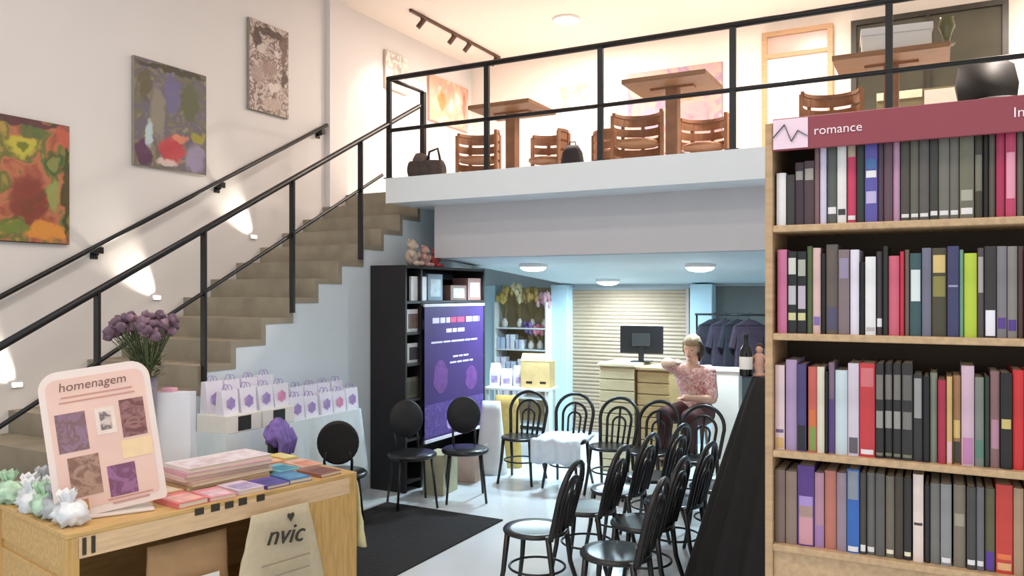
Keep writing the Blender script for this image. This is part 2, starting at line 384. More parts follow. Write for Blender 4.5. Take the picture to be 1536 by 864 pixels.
# recessed step lights that rake the stair wall
for k, Y in enumerate((2.42, 3.59, 4.82, 5.97)):
    zz = .535*(Y-4.2)+1.29+.24
    t = thing('step_light', ('small recessed step light at the foot of the stairs', 'small recessed step light glowing beside the lower stairs', 'small recessed step light glowing beside the middle stairs', 'small recessed step light glowing beside the upper stairs')[k], 'light', (XW, Y, zz), 0, 'recessed lights along the stair wall')
    MB().box(0, .016, -.045, .045, -.022, .022, .004).obj('housing', WHITE, t)
    MB().box(.015, .019, -.035, .035, -.014, .014, .002).obj('diffuser', mat('step_lamp', (255, 244, 220), .5, 0, emit=10), t)
    l = bpy.data.lights.new('step_spot', 'SPOT'); l.energy = 62; l.spot_size = math.radians(58); l.spot_blend = 1; l.color = (1, .93, .78); l.shadow_soft_size = .03
    o = bpy.data.objects.new('step_spot', l); C.objects.link(o); o.location = (XW+.075, Y+.02, zz-.02)
    o.rotation_euler = Vector((-.15, -.62, .68)).to_track_quat('-Z', 'Y').to_euler()
# daylight from the open shop front behind the camera
w = bpy.data.worlds.new('daylight'); S.world = w; w.use_nodes = True
w.node_tree.nodes['Background'].inputs[0].default_value = (.87, .94, 1, 1); w.node_tree.nodes['Background'].inputs[1].default_value = 1.12
# fill lamps added out of view, to warm the bookshelf and hall
for X, Y, lab in ((-3.2, 3.0, 'added round fill lamp, out of view, over the stairs side of the hall'), (-.6, .9, 'added round fill lamp, out of view, over the bookshelf side of the hall'), (-2.0, .6, 'added round fill lamp, out of view, near the shop front')):
    t = thing('ceiling_light', lab, 'light', (X, Y, ZC), 0, 'added hall fill lights')
    MB().lathe([(.25, 0), (.25, -.03), (.23, -.04)], 28).obj('rim', WHITE, t)
    MB().lathe([(.22, -.01), (.22, -.045), (.12, -.07)], 28).obj('diffuser', lamp_w, t)
    area('hall_fill', (X, Y, ZC-.09), .4, 36, (1, .93, .88) if X < -3 else (1, .88, .76))
# ================================================================ tall wooden bookshelf at the right
BX0 = -.455; BX1 = .36; BY = 2.43
ZSH = [2.099, 1.783, 1.44, 1.169-.03]
ZSH = [2.099, 1.783, 1.44, 1.165]
sh = thing('bookshelf', 'tall light wood bookshelf with crimson header at the right edge', 'bookshelf', ((BX0+BX1)/2, BY, 0))
hw = (BX1-BX0)/2
for sgn in (-1, 1):
    MB().box(sgn*hw-(.022 if sgn > 0 else 0), sgn*hw+(.022 if sgn < 0 else 0), 0, .27, 0, 2.40, .003).obj('side_panel', WOOD, sh)
MB().box(-hw+.022, hw-.022, .255, .27, 0, 2.40).obj('back_panel', mat('shelf_back', (74, 58, 40), .7, .1, 6), sh)
MB().box(-hw+.022, hw-.022, .012, .03, 1.06, 1.144, .002).obj('front_rail', WOODH, sh)
for z in ZSH+[.80, .45, .10]:
    MB().box(-hw+.022, hw-.022, 0, .255, z-.02, z, .003).obj('shelf', WOODH, sh)
MB().box(-hw+.022, hw-.022, .0, .255, 2.38, 2.40, .003).obj('top_panel', WOODH, sh)
crim = mat('header_crimson', (142, 62, 72), .35, .04, 4)
hd = MB().box(-hw+.024, hw-.005, -.012, 0, 2.314, 2.408, .002).obj('header', crim, sh)
lp = MB().box(-hw+.026, -hw+.122, -.016, -.012, 2.318, 2.404, .001).obj('logo_plate', mat('logo_pink', (236, 208, 220), .4, .02), hd)
zig = [(-hw+.026, 2.352), (-hw+.058, 2.388), (-hw+.077, 2.338), (-hw+.095, 2.368), (-hw+.121, 2.350)]
m = MB()
for a, b in zip(zig, zig[1:]): m.bar((a[0], -.0165, a[1]), (b[0], -.0165, b[1]), .009, .0015)
m.obj('logo_mark', mat('logo_ink', (52, 42, 50), .5), hd)
wl = mat('header_white', (240, 220, 226), .5, 0)
lettering('romance', .036, wl, hd, T(-hw+.137, -.0135, 2.352) @ RX90)
lettering('In english', .036, wl, hd, T(-hw+.62, -.0135, 2.352) @ RX90)

pages_m = mat('book_pages', (226, 214, 190), .8, .06, 60, stretch=(40, 1, 1))
CN = {'white':'white','lilac':'pale lilac'}
def book(x0, x1, z0, top, col, depth, label, grp, bands=(), yj=0, lean=0):
    w = max(.006, x1-x0-.0012); h = top-z0
    t = thing('book', label, 'book', ((x0+x1)/2, 2.452+yj, z0), 0, grp)
    cm = mat('cover_%d_%d_%d' % col, col, .45, .12, 9)
    e = .0022; n = 5
    sp = [(-w/2+w*i/n, -.004*math.sin(PI*i/n)) for i in range(n+1)]
    inner = [(w/2-e, .004), (-w/2+e, .004)]
    pts = sp+[(w/2, depth), (w/2-e, depth)]+inner+[(-w/2+e, depth), (-w/2, depth)]
    m = MB(); m.prism(pts, h, Matrix.Identity(4)); m.obj('cover', cm, t)
    MB().box(-w/2+e, w/2-e, .004, depth-.004, .003, h-.003).obj('pages', pages_m, t)
    for (a, b, c) in bands:
        bw = w*.82
        q = [(-bw/2+bw*i/4, -.0006-.004*math.sin(PI*(.09+.82*i/4))) for i in range(5)]
        m = MB(); m.prism(q+[(bw/2, 0), (-bw/2, 0)], h*(b-a), T(0, 0, h*a)); m.obj('spine_band', mat('band_%d_%d_%d' % c, c, .5, .05, 9), t)
    return t
W_ = (230, 226, 226); G_ = (150, 146, 138)
R1 = [(130,185,490,W_,'short white'),(186,235,500,(58,54,50),'charcoal'),(235,285,430,(62,44,54),'dark maroon',[(.72,.86,G_)]),(286,345,420,(78,58,62),'brown plum',[(.70,.88,(160,154,146))]),(346,376,380,(128,96,96),'dusty mauve'),
 (378,415,340,(208,198,218),'pale lilac'),(416,474,340,(88,90,84),'slate green',[(.12,.2,W_)]),(475,528,340,(226,222,220),'white',[(.1,.17,(60,56,60))]),(530,583,350,(198,60,92),'crimson with beige top',[(.78,.97,(180,166,140)),(.04,.09,W_)]),(585,630,350,(42,52,46),'dark green'),
 (632,705,350,(92,84,160),'violet blue with white bands',[(.52,.60,W_),(.22,.36,(190,176,214)),(.62,.74,(70,110,160))]),(706,740,350,(78,58,74),'dark aubergine'),(741,790,345,(98,72,82),'plum brown'),(791,832,330,(188,142,168),'mauve pink'),
 (835,888,330,(78,72,62),'dark taupe',[(.04,.08,W_)]),(890,940,345,(100,96,86),'grey taupe',[(.04,.08,W_)]),(941,998,335,(92,86,82),'warm grey',[(.04,.08,W_)]),(1000,1050,325,(62,60,54),'dark charcoal',[(.05,.1,W_)]),(1051,1113,320,(114,110,100),'stone grey',[(.05,.1,W_)]),(1114,1168,315,(108,104,94),'stone grey',[(.05,.1,W_)]),
 (1170,1253,305,(112,108,90),'olive grey',[(.05,.12,W_),(.2,.32,(170,166,150))]),(1255,1303,310,(66,60,48),'dark olive',[(.3,.7,(120,116,100))]),(1305,1335,340,(30,28,26),'black'),(1336,1376,325,(92,86,76),'taupe grey'),
 (1378,1428,310,(172,46,82),'crimson'),(1430,1492,305,(190,66,100),'crimson with pink stripe',[(.2,.7,(226,150,170))]),(1494,1535,320,(104,94,82),'khaki brown'),(1537,1590,320,(60,56,54),'black'),(1592,1640,315,(150,120,90),'tan'),(1642,1700,315,(80,90,110),'slate blue')]
R2 = [(135,190,130,(198,112,146),'magenta pink'),(192,245,140,(34,34,34),'black with white marks',[(.72,.92,(210,206,200)),(.35,.58,(190,186,190)),(.16,.25,(206,200,150))]),(247,300,140,(30,30,30),'black with white marks',[(.70,.90,(170,176,160)),(.30,.58,(190,176,190)),(.16,.25,(206,200,150))]),(302,334,110,(84,98,62),'olive green'),(336,381,120,(216,180,174),'pale pink',[(.1,.2,(130,110,170))]),(383,409,150,(26,24,24),'slim black'),
 (411,479,100,(100,88,82),'taupe brown',[(.05,.3,(84,78,104))]),(481,545,130,(130,112,116),'dusty grey',[(.66,.9,(150,138,164))]),(548,600,130,(226,218,232),'pale lilac'),(604,632,200,(20,20,20),'slim black'),(634,695,170,(232,230,230),'white',[(.05,.1,(190,180,180))]),(697,733,140,(64,54,58),'dark brown',[(.1,.2,W_)]),(735,764,110,(36,44,34),'black green'),
 (766,829,165,(206,98,118),'rose pink'),(831,856,140,(198,52,76),'slim red'),(858,885,130,(116,96,84),'brown'),(887,954,150,(58,86,90),'dark teal with white patch',[(.42,.8,(220,226,226))]),(956,1010,120,(112,112,128),'slate grey'),(1011,1098,120,(74,68,48),'olive with a yellow disc',[(.72,.92,(214,186,120)),(.45,.68,(140,130,70))]),
 (1100,1168,110,(62,62,100),'navy with a pale line',[(.55,.57,(160,160,190))]),(1170,1194,130,(112,154,132),'slim sea green'),(1196,1270,150,(182,202,62),'lime green'),(1272,1309,120,(82,70,72),'brown with pale speckles',[(.5,.9,(170,160,160))]),(1311,1380,110,(52,48,46),'black with white foot label',[(.02,.3,(236,232,240))]),(1382,1440,110,(126,120,124),'lilac grey',[(.1,.22,(90,60,140))]),(1442,1500,110,(134,128,122),'grey',[(.08,.2,(86,56,136))]),(1502,1536,110,(76,58,52),'dark brown'),(1538,1590,130,(190,90,60),'orange'),(1592,1650,120,(120,120,126),'grey blue'),(1652,1700,120,(220,214,206),'cream')]
R3 = [(112,176,105,(220,194,194),'blush white',[(.2,.24,(110,90,120)),(.02,.14,(210,170,110))]),(182,246,75,(170,144,180),'lilac'),(247,300,100,(72,62,112),'indigo',[(.02,.3,(36,36,44))]),(310,359,115,(196,92,82),'coral and green',[(.02,.3,(130,150,70)),(.3,.5,(206,110,60))]),(360,404,115,(218,208,188),'cream'),(405,425,140,(26,24,24),'slim black'),(426,460,90,(124,100,122),'grey violet',[(.02,.6,(88,60,130))]),(462,534,135,(198,212,216),'pale blue white'),(536,599,95,(208,194,208),'pale lilac',[(.03,.2,(96,90,96))]),(601,690,95,(194,56,62),'scarlet',[(.03,.08,W_),(.75,.95,(206,110,116))]),
 (692,740,95,(40,36,34),'black with grey panels',[(.62,.88,(120,114,108)),(.32,.5,(150,146,140)),(.03,.06,(120,120,100))]),(742,790,95,(40,36,34),'black with grey panels',[(.62,.88,(120,114,108)),(.32,.5,(150,146,140)),(.03,.06,(120,120,100))]),(792,840,95,(40,36,34),'black with grey panels',[(.62,.88,(120,114,108)),(.32,.5,(150,146,140)),(.03,.06,(120,120,100))]),(842,905,95,(46,42,40),'black with grey panels',[(.62,.88,(100,96,92)),(.32,.5,(120,116,112)),(.03,.06,(120,120,100))]),
 (907,960,160,(48,46,46),'charcoal with a white stripe',[(.5,.96,(150,150,146))]),(962,1000,170,(24,22,24),'black'),(1002,1045,150,(122,128,114),'grey green'),(1047,1094,190,(168,42,68),'crimson'),(1096,1130,170,(208,172,112),'tan yellow',[(.02,.26,(226,180,190))]),(1132,1178,165,(156,112,74),'ochre brown',[(.02,.26,(60,56,44)),(.3,.5,(206,176,110))]),(1180,1255,110,(206,174,190),'pale mauve',[(.02,.28,(190,130,170))]),(1257,1309,175,(122,128,118),'sage grey',[(.1,.3,(86,126,110))]),(1311,1343,170,(44,56,46),'dark green'),(1345,1400,140,(134,98,98),'rosy brown',[(.2,.5,(180,130,150))]),(1402,1470,150,(28,24,22),'black with yellow emblem',[(.42,.52,(200,180,110))]),(1472,1538,135,(204,46,44),'bright red'),(1540,1590,140,(90,70,60),'brown'),(1592,1640,140,(206,200,190),'off white'),(1642,1700,140,(60,70,90),'dark blue')]
R4 = [(120,180,130,(122,100,90),'grey brown'),(182,246,140,(140,118,106),'sandy grey'),(248,345,110,(88,56,128),'violet and pink',[(.02,.5,(206,150,160)),(.36,.5,(240,210,190)),(.5,.62,(170,140,200))]),(347,400,150,(180,134,152),'mauve pink',[(.02,.3,(160,120,170))]),(402,470,140,(186,114,98),'coral brown'),(472,528,150,(150,130,142),'mauve grey'),(530,602,130,(52,102,178),'bright blue with grey top',[(.64,.98,(136,142,152)),(.02,.08,W_)]),(604,640,150,(70,64,60),'dark taupe',[(.04,.12,W_)]),(642,690,150,(100,98,96),'grey',[(.04,.1,W_)]),(692,746,155,(94,90,86),'ash grey'),(750,800,170,(112,102,88),'khaki grey',[(.05,.1,(240,230,200))]),(802,850,170,(70,60,50),'dark khaki'),(852,898,180,(46,42,40),'charcoal',[(.05,.1,(240,230,200))]),
 (905,966,160,(228,208,198),'pale pink white',[(.42,.45,(70,56,60))]),(970,1002,220,(40,36,36),'black'),(1004,1060,210,(116,112,106),'stone grey'),(1062,1126,215,(138,138,138),'light grey',[(.04,.1,W_)]),(1135,1206,220,(126,114,98),'beige grey',[(.5,.65,(160,150,130))]),(1210,1264,230,(72,68,66),'dark grey',[(.06,.12,W_)]),(1266,1311,230,(104,102,108),'slate grey',[(.06,.12,W_)]),(1315,1372,240,(94,88,60),'olive with violet foot',[(.02,.24,(90,56,150))]),(1376,1475,220,(196,62,52),'broad red',[(.04,.12,(226,170,120)),(.16,.22,(226,120,70))]),(1477,1536,240,(170,140,112),'sandy brown'),(1538,1590,240,(60,60,70),'dark blue'),(1592,1650,240,(200,190,180),'off white'),(1652,1700,240,(120,60,60),'brick')]
ROWN = ['top', 'second', 'third', 'fourth']
ORD = ['first','second','third','fourth','fifth','sixth','seventh','eighth','ninth','tenth','eleventh','twelfth','thirteenth','fourteenth','fifteenth','sixteenth','seventeenth','eighteenth','nineteenth','twentieth','twenty-first','twenty-second','twenty-third','twenty-fourth','twenty-fifth','twenty-sixth','twenty-seventh','twenty-eighth','twenty-ninth','thirtieth']
for ri, (row, oy) in enumerate(((R1, 130), (R2, 340), (R3, 520), (R4, 670))):
    names = [b[4] for b in row]
    k2 = 1536/406.0
    for bi, b in enumerate(row):
        p0 = 1130+b[0]/k2; p1 = 1130+b[1]/k2
        xa = max(x_on(p0, 2.45), BX0+.024); xb = min(x_on(p1, 2.45), BX1-.024)
        if xb-xa < .006: continue
        top = z_of(oy+b[2]/k2, d_on((p0+p1)/2, 2.45))
        if ri == 0: top = min(max(top, 2.34) if b[2] < 400 else top, 2.372)
        top = min(top, (2.37 if ri == 0 else ZSH[ri-1]-.028))
        nm = b[4]
        if names.count(nm) == 1:
            left = row[bi-1][4] if bi else None
            lab = '%s book on the %s shelf, %s' % (nm, ROWN[ri], ('beside the left upright' if bi == 0 else 'right of the %s one' % left))
            if len(lab.split()) > 16: lab = '%s book on the %s shelf' % (nm, ROWN[ri])
        else:
            lab = '%s book, %s from the left upright on the %s shelf' % (nm, ORD[bi], ROWN[ri])
        book(xa, xb, ZSH[ri], top, b[3], .15+.03*random.random(), lab, 'books on the %s shelf of the bookshelf' % ROWN[ri], b[5] if len(b) > 5 else (), random.uniform(0, .008))

# ================================================================ tall draped stand + bottle
dr = mat('black_cloth', (20, 18, 18), .85, .15, 6)
t = thing('draped_stand', 'tall stand covered to the floor in pleated black cloth behind the bookshelf', 'draped stand', (-.60, 4.95, 0))
m = MB(); rings = []
NA = 120
for lv in range(15):
    f = lv/14; z = 1.415*(1-f)+.004*f
    ring = []
    for k in range(NA):
        a = 2*PI*k/NA
        ex = .37+.41*f**.9; ey = .36+.26*f**.9
        c, s_ = math.cos(a), math.sin(a); pw = .55
        r = 1+(.01+.05*f)*math.sin(a*17+1.2*math.sin(a*3))+(.015*f)*math.sin(a*41)
        ring.append((ex*r*math.copysign(abs(c)**pw, c), ey*r*math.copysign(abs(s_)**pw, s_), z))
    rings.append(ring)
m.loft([[(x*.97, y*.97, 1.422) for x, y, z in rings[0]]]+rings, cap=False)
m.prism([(x*.97, y*.97) for x, y, z in rings[0]], .004, T(0, 0, 1.419))
m.obj('cloth', dr, t)
bt = thing('bottle', 'dark bottle with a white label standing on the black draped stand', 'bottle', (*at_d(1119, 4.62), 1.423))
MB().lathe([(.034, 0), (.037, .01), (.037, .13), (.030, .155), (.014, .185), (.013, .225), (.015, .228), (.015, .24), (.012, .242)], 20).obj('glass_body', mat('dark_glass', (18, 20, 16), .12, 0), bt)
MB().lathe([(.0375, .04), (.0379, .042), (.0379, .11), (.0375, .112)], 20).obj('paper_label', PAPER, bt)
fg = thing('figurine', 'small pinkish figurine beside the bottle on the black draped stand', 'figurine', (*at_d(1139, 4.62), 1.423))
sk = mat('figurine_pink', (206, 160, 140), .6, .1, 20)
m = MB(); m.lathe([(.035, 0), (.035, .012), (.022, .02), (.034, .06), (.026, .09), (.032, .115), (.012, .135)], 16); m.blob((0, 0, .155), (.022, .024, .028)); m.tube([(.03, 0, .115), (.048, -.01, .08), (.035, -.03, .06)], .009); m.tube([(-.03, 0, .115), (-.048, -.01, .08), (-.035, -.03, .06)], .009); m.obj('body', sk, fg)
m = MB(); m.blob((0, .006, .168), (.025, .025, .022)); m.obj('hair', mat('figurine_hair', (60, 40, 34), .7), fg)

# ================================================================ chairs
def hoop(hw, zb, zt, y0, y1, n=14, dip=0):
    """inverted U from zb up to zt, leaning from y0 to y1"""
    pts = []
    zs = zt-hw*.95
    for i in range(5): z = zb+(zs-zb)*i/4; pts.append((-hw*(.86+.14*i/4), z))
    for i in range(1, n): a = PI-PI*i/n; pts.append((hw*math.cos(a), zs+(zt-zs)*math.sin(a)))
    for i in range(4, -1, -1): z = zb+(zs-zb)*i/4; pts.append((hw*(.86+.14*i/4), z))
    return [(x, y0+(y1-y0)*((z-zb)/(zt-zb)), z) for x, z in pts]
seat_m = mat('chair_seat_black', (34, 34, 36), .28, .1, 10)
chair_m = mat('chair_black', (26, 24, 24), .38, .12, 14)
def make_bistro(label, loc, rz, grp):
    t = thing('bistro_chair', label, 'chair', loc, rz, grp)          # faces -Y in its own frame
    MB().lathe([(.185, .43), (.20, .436), (.203, .448), (.195, .46), (.15, .455), (.02, .452)], 28).obj('seat', seat_m, t)
    MB().tube(hoop(.20, .44, .88, .16, .27), .017, 10).obj('back_frame', chair_m, t)
    MB().tube(hoop(.125, .445, .79, .165, .255), .014, 8).obj('back_loop', chair_m, t)
    MB().tube(hoop(.066, .45, .70, .168, .238), .011, 8).obj('back_loop', chair_m, t)
    MB().tube([(0, .178, .455), (0, .215, .60), (0, .25, .785)], .012, 8).obj('back_spindle', chair_m, t)
    MB().tube([(.172*math.cos(2*PI*k/28), .172*math.sin(2*PI*k/28)+.01, .22) for k in range(28)], .008, 8, closed=True).obj('leg_ring', chair_m, t)
    for sx in (-1, 1):
        MB().tube([(sx*.14, -.13, .44), (sx*.155, -.15, .22), (sx*.18, -.185, .004)], .015, 10, rs=[.018, .015, .013]).obj('leg', chair_m, t)
        MB().tube([(sx*.165, .14, .46), (sx*.165, .17, .22), (sx*.19, .235, .004)], .015, 10, rs=[.018, .015, .013]).obj('leg', chair_m, t)
    return t
AC = 'black bistro chairs of the audience'
bc = None
def bistro(x, y, rz, label):
    global bc
    if bc is None: bc = make_bistro(label, (x, y, 0), rz, AC); return bc
    return dup(bc, (x, y, 0), rz, label, AC)
LF = -PI/2          # facing -X
def face(deg): return math.radians(deg)
# rows facing the rug
bistro(-2.20, 4.42, LF+.10, 'black bistro chair nearest the camera at the left end of the front row')
bistro(-2.12, 5.02, LF+.05, 'black bistro chair second from the camera in the front row')
bistro(-2.10, 5.58, LF-.02, 'black bistro chair third from the camera in the front row')
bistro(-2.02, 6.12, LF-.1, 'black bistro chair fourth from the camera in the front row')
bistro(-1.60, 4.22, LF+.08, 'black bistro chair nearest the camera in the row by the draped stand')
bistro(-1.66, 4.85, LF+.02, 'black bistro chair second from the camera in the row by the draped stand')
bistro(-1.64, 5.45, LF-.04, 'black bistro chair third in the row by the draped stand')
bistro(-1.48, 6.02, LF-.1, 'black bistro chair fourth in the row by the draped stand')
# far row facing the room
for px, d, a, lab in ((795, 8.25, .12, 'black bistro chair leftmost in the far row under the mezzanine'), (862, 8.05, .05, 'black bistro chair under the mezzanine with a white coat on its seat'), (926, 7.75, -.05, 'black bistro chair in the middle of the far row before the counter'), (984, 7.5, -.1, 'black bistro chair in the far row right of the middle one'), (1048, 7.2, -.15, 'black bistro chair rightmost in the far row before the seated person')):
    x, y = at_d(px, d); bistro(x, y-.2, a, lab)
# coat on the far chair
x, y = at_d(858, 7.85)
m = MB()
nu, nv = 18, 12
grid = []
for j in range(nv):
    r = []
    for i in range(nu):
        u = i/(nu-1)-.5; v = j/(nv-1)
        xx = u*.5; yy = .12-.40*min(v, .62)/.62
        zz = .468+.035*(1+noise.noise((u*7, v*6, 2.2)))
        if v > .62: zz -= (v-.62)*.62; yy = -.29-.02*math.sin(u*20)
        r.append((xx, yy, zz))
    grid.append(r)
m.loft(grid, cap=False, closed=False)
x, y = at_d(862, 8.05)
ct = m.obj('coat', mat('coat_white', (214, 222, 232), .8, .05, 12), None, (x, y-.2, .002), .05)
md = ct.modifiers.new('s', 'SOLIDIFY'); md.thickness = .018
tag(ct, 'crumpled white coat lying on a chair seat under the mezzanine', 'coat')
# round-backed chairs round the rug
pad_m = mat('pad_black', (20, 18, 20), .6, .2, 14)
def make_round(label, loc, rz, grp):
    t = thing('round_back_chair', label, 'chair', loc, rz, grp)
    MB().lathe([(.19, .43), (.215, .44), (.22, .462), (.20, .478), (.05, .482)], 28).obj('seat', seat_m, t)
    bk = MB().lathe([(.155, -.018), (.172, -.01), (.175, .004), (.165, .016), (.05, .02)], 28, sx=.92, sy=1.0)
    bk.obj('backrest', pad_m, t, M=T(0, .228, .745) @ Matrix.Rotation(PI/2-.12, 4, 'X'))
    for sx in (-1, 1):
        MB().tube([(sx*.10, .16, .46), (sx*.105, .215, .60), (sx*.09, .24, .68)], .011, 8).obj('back_post', chair_m, t)
        MB().tube([(sx*.14, -.13, .44), (sx*.18, -.18, .004)], .011, 8).obj('leg', chair_m, t)
        MB().tube([(sx*.14, .13, .44), (sx*.18, .2, .004)], .011, 8).obj('leg', chair_m, t)
    return t
RG = 'black round-backed chairs by the rug'
rc = make_round('black round-backed chair in front of the purple poster', (-3.86, 6.30, 0), face(35), RG)
for o in rc.children: pass
dup(rc, (-4.17, 5.90, 0), face(50), 'black round-backed chair before the black bookcase, nearer its dark side', RG)
dup(rc, (-4.24, 5.0, 0), face(217), 'black round-backed chair in front of the white-clothed gift bag table', RG)
dup(rc, (-4.09, 4.47, 0), face(112), 'black round-backed chair with a purple shawl, half hidden by the display table', RG)
# purple shawl bundled over that chair back
m = MB(); m.blob((0, 0, 0), (.15, .08, .11), 4, .22, 2.2, 4)
for k in range(5):
    m.tube([(-.12+.06*k, -.05, .02), (-.12+.06*k, -.085, -.06), (-.125+.062*k, -.07, -.17)], .02, 8, rs=[.02, .026, .012])
an = face(112)
shw = m.obj('shawl', mat('shawl_purple', (132, 108, 180), .85, .3, 14), None, (-4.09-math.sin(an)*.235, 4.47+math.cos(an)*.235, .87), an)
rm = shw.modifiers.new('r', 'REMESH'); rm.mode = 'VOXEL'; rm.voxel_size = .008; rm.use_smooth_shade = True
tag(shw, 'purple shawl bundled over a black chair back behind the display table', 'shawl')
# rug
m = MB(); m.box(-4.42, -3.22, 4.12, 5.86, 0, .012, .004)
rg = m.obj('rug', mat('rug_black', (30, 27, 28), .95, .3, 40, bump=.5)); tag(rg, 'black rectangular rug on the pale polished floor', 'rug')
# ================================================================ display table in the foreground
TR = math.radians(78.43); C1 = (-3.507, 2.252)
ca_, sa_ = math.cos(TR), math.sin(TR)
def TT(s, t, z=.8): return (C1[0]+s*ca_-t*sa_, C1[1]+s*sa_+t*ca_, z)
LT, DT = 1.68, .9
tb = thing('display_table', 'light wooden display table with deep apron covered in books, front left', 'table', (C1[0], C1[1], 0), TR)
WT = mat('table_wood', (206, 168, 108), .5, .16, 5, stretch=(1.2, 9, 9))
WV = mat('table_wood_vertical', (204, 164, 100), .5, .18, 5, stretch=(9, 9, 1.2))
MB().box(0, LT, 0, DT, .775, .80, .004).obj('tabletop', WT, tb)
MB().box(.05, LT-.05, .0, .022, .675, .775, .003).obj('front_apron', mat('table_wood_pale', (222, 190, 150), .5, .12, 5, stretch=(1.2, 9, 9)), tb)
MB().box(.05, LT-.05, DT-.022, DT, .1, .775, .003).obj('back_panel', WT, tb)
for s0 in (0, LT-.06):
    for t0 in (0, DT-.06): MB().box(s0, s0+.06, t0, t0+.06, 0, .775, .004).obj('leg', WV, tb)
m = MB(); m.box(.008, .03, .06, DT-.06, .62, .775, .003); m.box(.008, .03, .06, DT-.06, .12, .575, .003); m.box(.02, .03, .06, DT-.06, .575, .62)
m.obj('end_panel', WT, tb)
MB().box(LT-.03, LT-.008, .06, DT-.06, .12, .775, .003).obj('end_panel', WT, tb)
MB().box(LT-.40, LT-.06, .0, .022, .1, .675, .003).obj('front_panel', WV, tb)
MB().box(.03, LT-.03, .022, DT-.022, .10, .12, .003).obj('lower_shelf', WT, tb)
br = mat('bracket_dark', (58, 50, 40), .5, .2, 10)
for dx in (.07, .11): MB().box(dx, dx+.018, -.006, 0, .69, .77, .002).obj('price_strip', br, tb)
for k, sx in enumerate((.62, .71, .79, .87, .98)): MB().box(sx, sx+.05, -.004, 0, .755, .790+.004*(k % 2), .001).obj('edge_clip', br, tb)

# --- tote and paper bags
def flat_bag(name, label, cat, loc, rz, wt, wb, h, th, m_, seed=0, handles=True):
    t = thing(name, label, cat, loc, rz)
    m = MB(); rings = []
    for j in range(9):
        f = j/8; w = (wb+(wt-wb)*f)/2; tk = th*(1-.75*f)
        ring = []
        for k in range(24):
            a = 2*PI*k/24; x = w*math.copysign(abs(math.cos(a))**.5, math.cos(a)); y = tk/2*math.copysign(abs(math.sin(a))**.8, math.sin(a))
            y += .012*noise.noise((x*7+seed, f*6, seed))
            ring.append((x, y, h*f))
        rings.append(ring)
    m.loft(rings); m.obj('bag_body', m_, t)
    if handles:
        for s in (-1, 1):
            m = MB(); hw_ = wt*.22
            m.tube([(-hw_, s*th*.1, h-.02)]+[(hw_*math.cos(PI-PI*i/8), s*th*.1, h+.10*math.sin(PI*i/8)) for i in range(9)]+[(hw_, s*th*.1, h-.02)], .006, 6); m.obj('handle', m_, t)
    return t
cream = mat('tote_canvas', (198, 184, 156), .9, .06, 30)
# local -Y of a bag = outward from the table front
p = TT(1.10, -.052, .22)
tote = flat_bag('tote_bag', 'cream canvas tote bag with dark lettering hanging on the display table front', 'bag', p, TR, .37, .60, .48, .075, cream, 3, False)
ink = mat('tote_ink', (60, 56, 48), .7, 0)
lettering('nvic', .15, ink, tote, T(-.125, -.046, .315) @ Matrix.Rotation(.12, 4, 'Y') @ RX90, ext=.004, shear=.25)
q = [(0, -.026), (.022, .004), (.02, .018), (.01, .022), (0, .014), (-.01, .022), (-.02, .018), (-.022, .004)]
m = MB(); m.prism(q, .006, T(.04, -.034, .435) @ RX90); m.obj('heart_print', ink, tote)
for z in (.20, .13, .06): MB().box(-.15, .16, -.048, -.043, z, z+.008).obj('printed_line', mat('tote_ink_pale', (160, 148, 128), .8, 0), tote)
p = TT(.64, .10, .122)
kb = flat_bag('paper_bag', 'brown kraft paper bag standing inside the open front of the display table', 'bag', p, TR, .44, .46, .50, .12, mat('kraft_paper', (176, 140, 100), .8, .1, 8), 5, False)
MB().prism([(-.15, .06), (.14, .06), (.14, .2), (-.15, .2)], .003, T(0, -.062, .10) @ RX90).obj('paper_sticker', PAPER, kb)
p = TT(LT+.045, .10, .33)
flat_bag('tote_bag', 'small plain cream bag hanging off the right end of the display table', 'bag', p, TR+PI/2, .10, .26, .40, .05, mat('tote_pale', (206, 198, 150), .9, .06, 30), 9, False)

# --- poster stand
pc = TT(.30, .19, .802)
yaw = math.atan2(-pc[1], -pc[0])+PI/2+.10
po = thing('poster_stand', 'pink standing poster with rounded corners and four pictures on the display table', 'poster', pc, yaw)
TILT = Matrix.Rotation(math.radians(-7), 4, 'Y') @ Matrix.Rotation(math.radians(-6), 4, 'X')
PW, PH = .47, .70
def rrect(w, h, r, z0=0, rb=.02):
    pts = []
    for cx, cz, rr, a0 in ((w/2-rb, z0+rb, rb, -90), (w/2-r, z0+h-r, r, 0), (-w/2+r, z0+h-r, r, 90), (-w/2+rb, z0+rb, rb, 180)):
        for i in range(7): a = math.radians(a0+90*i/6); pts.append((cx+rr*math.cos(a), cz+rr*math.sin(a)))
    return pts
m = MB(); m.prism(rrect(PW+.03, PH+.02, .09), .012, TILT @ T(0, 0, .02) @ RX90); m.obj('board', mat('poster_border', (240, 222, 214), .4, .02, 5), po)
m = MB(); m.prism(rrect(PW-.03, PH-.06, .05, .04), .002, TILT @ T(0, -.0121, .02) @ RX90); m.obj('printed_sheet', mat('poster_pink', (238, 200, 186), .5, .05, 4), po)
def on_poster(u0, u1, v0, v1, cols, seed, nm='picture', k=1):
    m = MB(); m.prism([((u0-.5)*PW, (1-v1)*PH), ((u1-.5)*PW, (1-v1)*PH), ((u1-.5)*PW, (1-v0)*PH), ((u0-.5)*PW, (1-v0)*PH)], .0015, TILT @ T(0, -.0137-.0007*k, .02) @ RX90)
    return m.obj(nm, art_mat('poster_art_%d' % seed, cols, 14, 1.5, seed) if len(cols) > 1 else mat('poster_ink_%d' % seed, cols[0], .6, .05, 20), po)
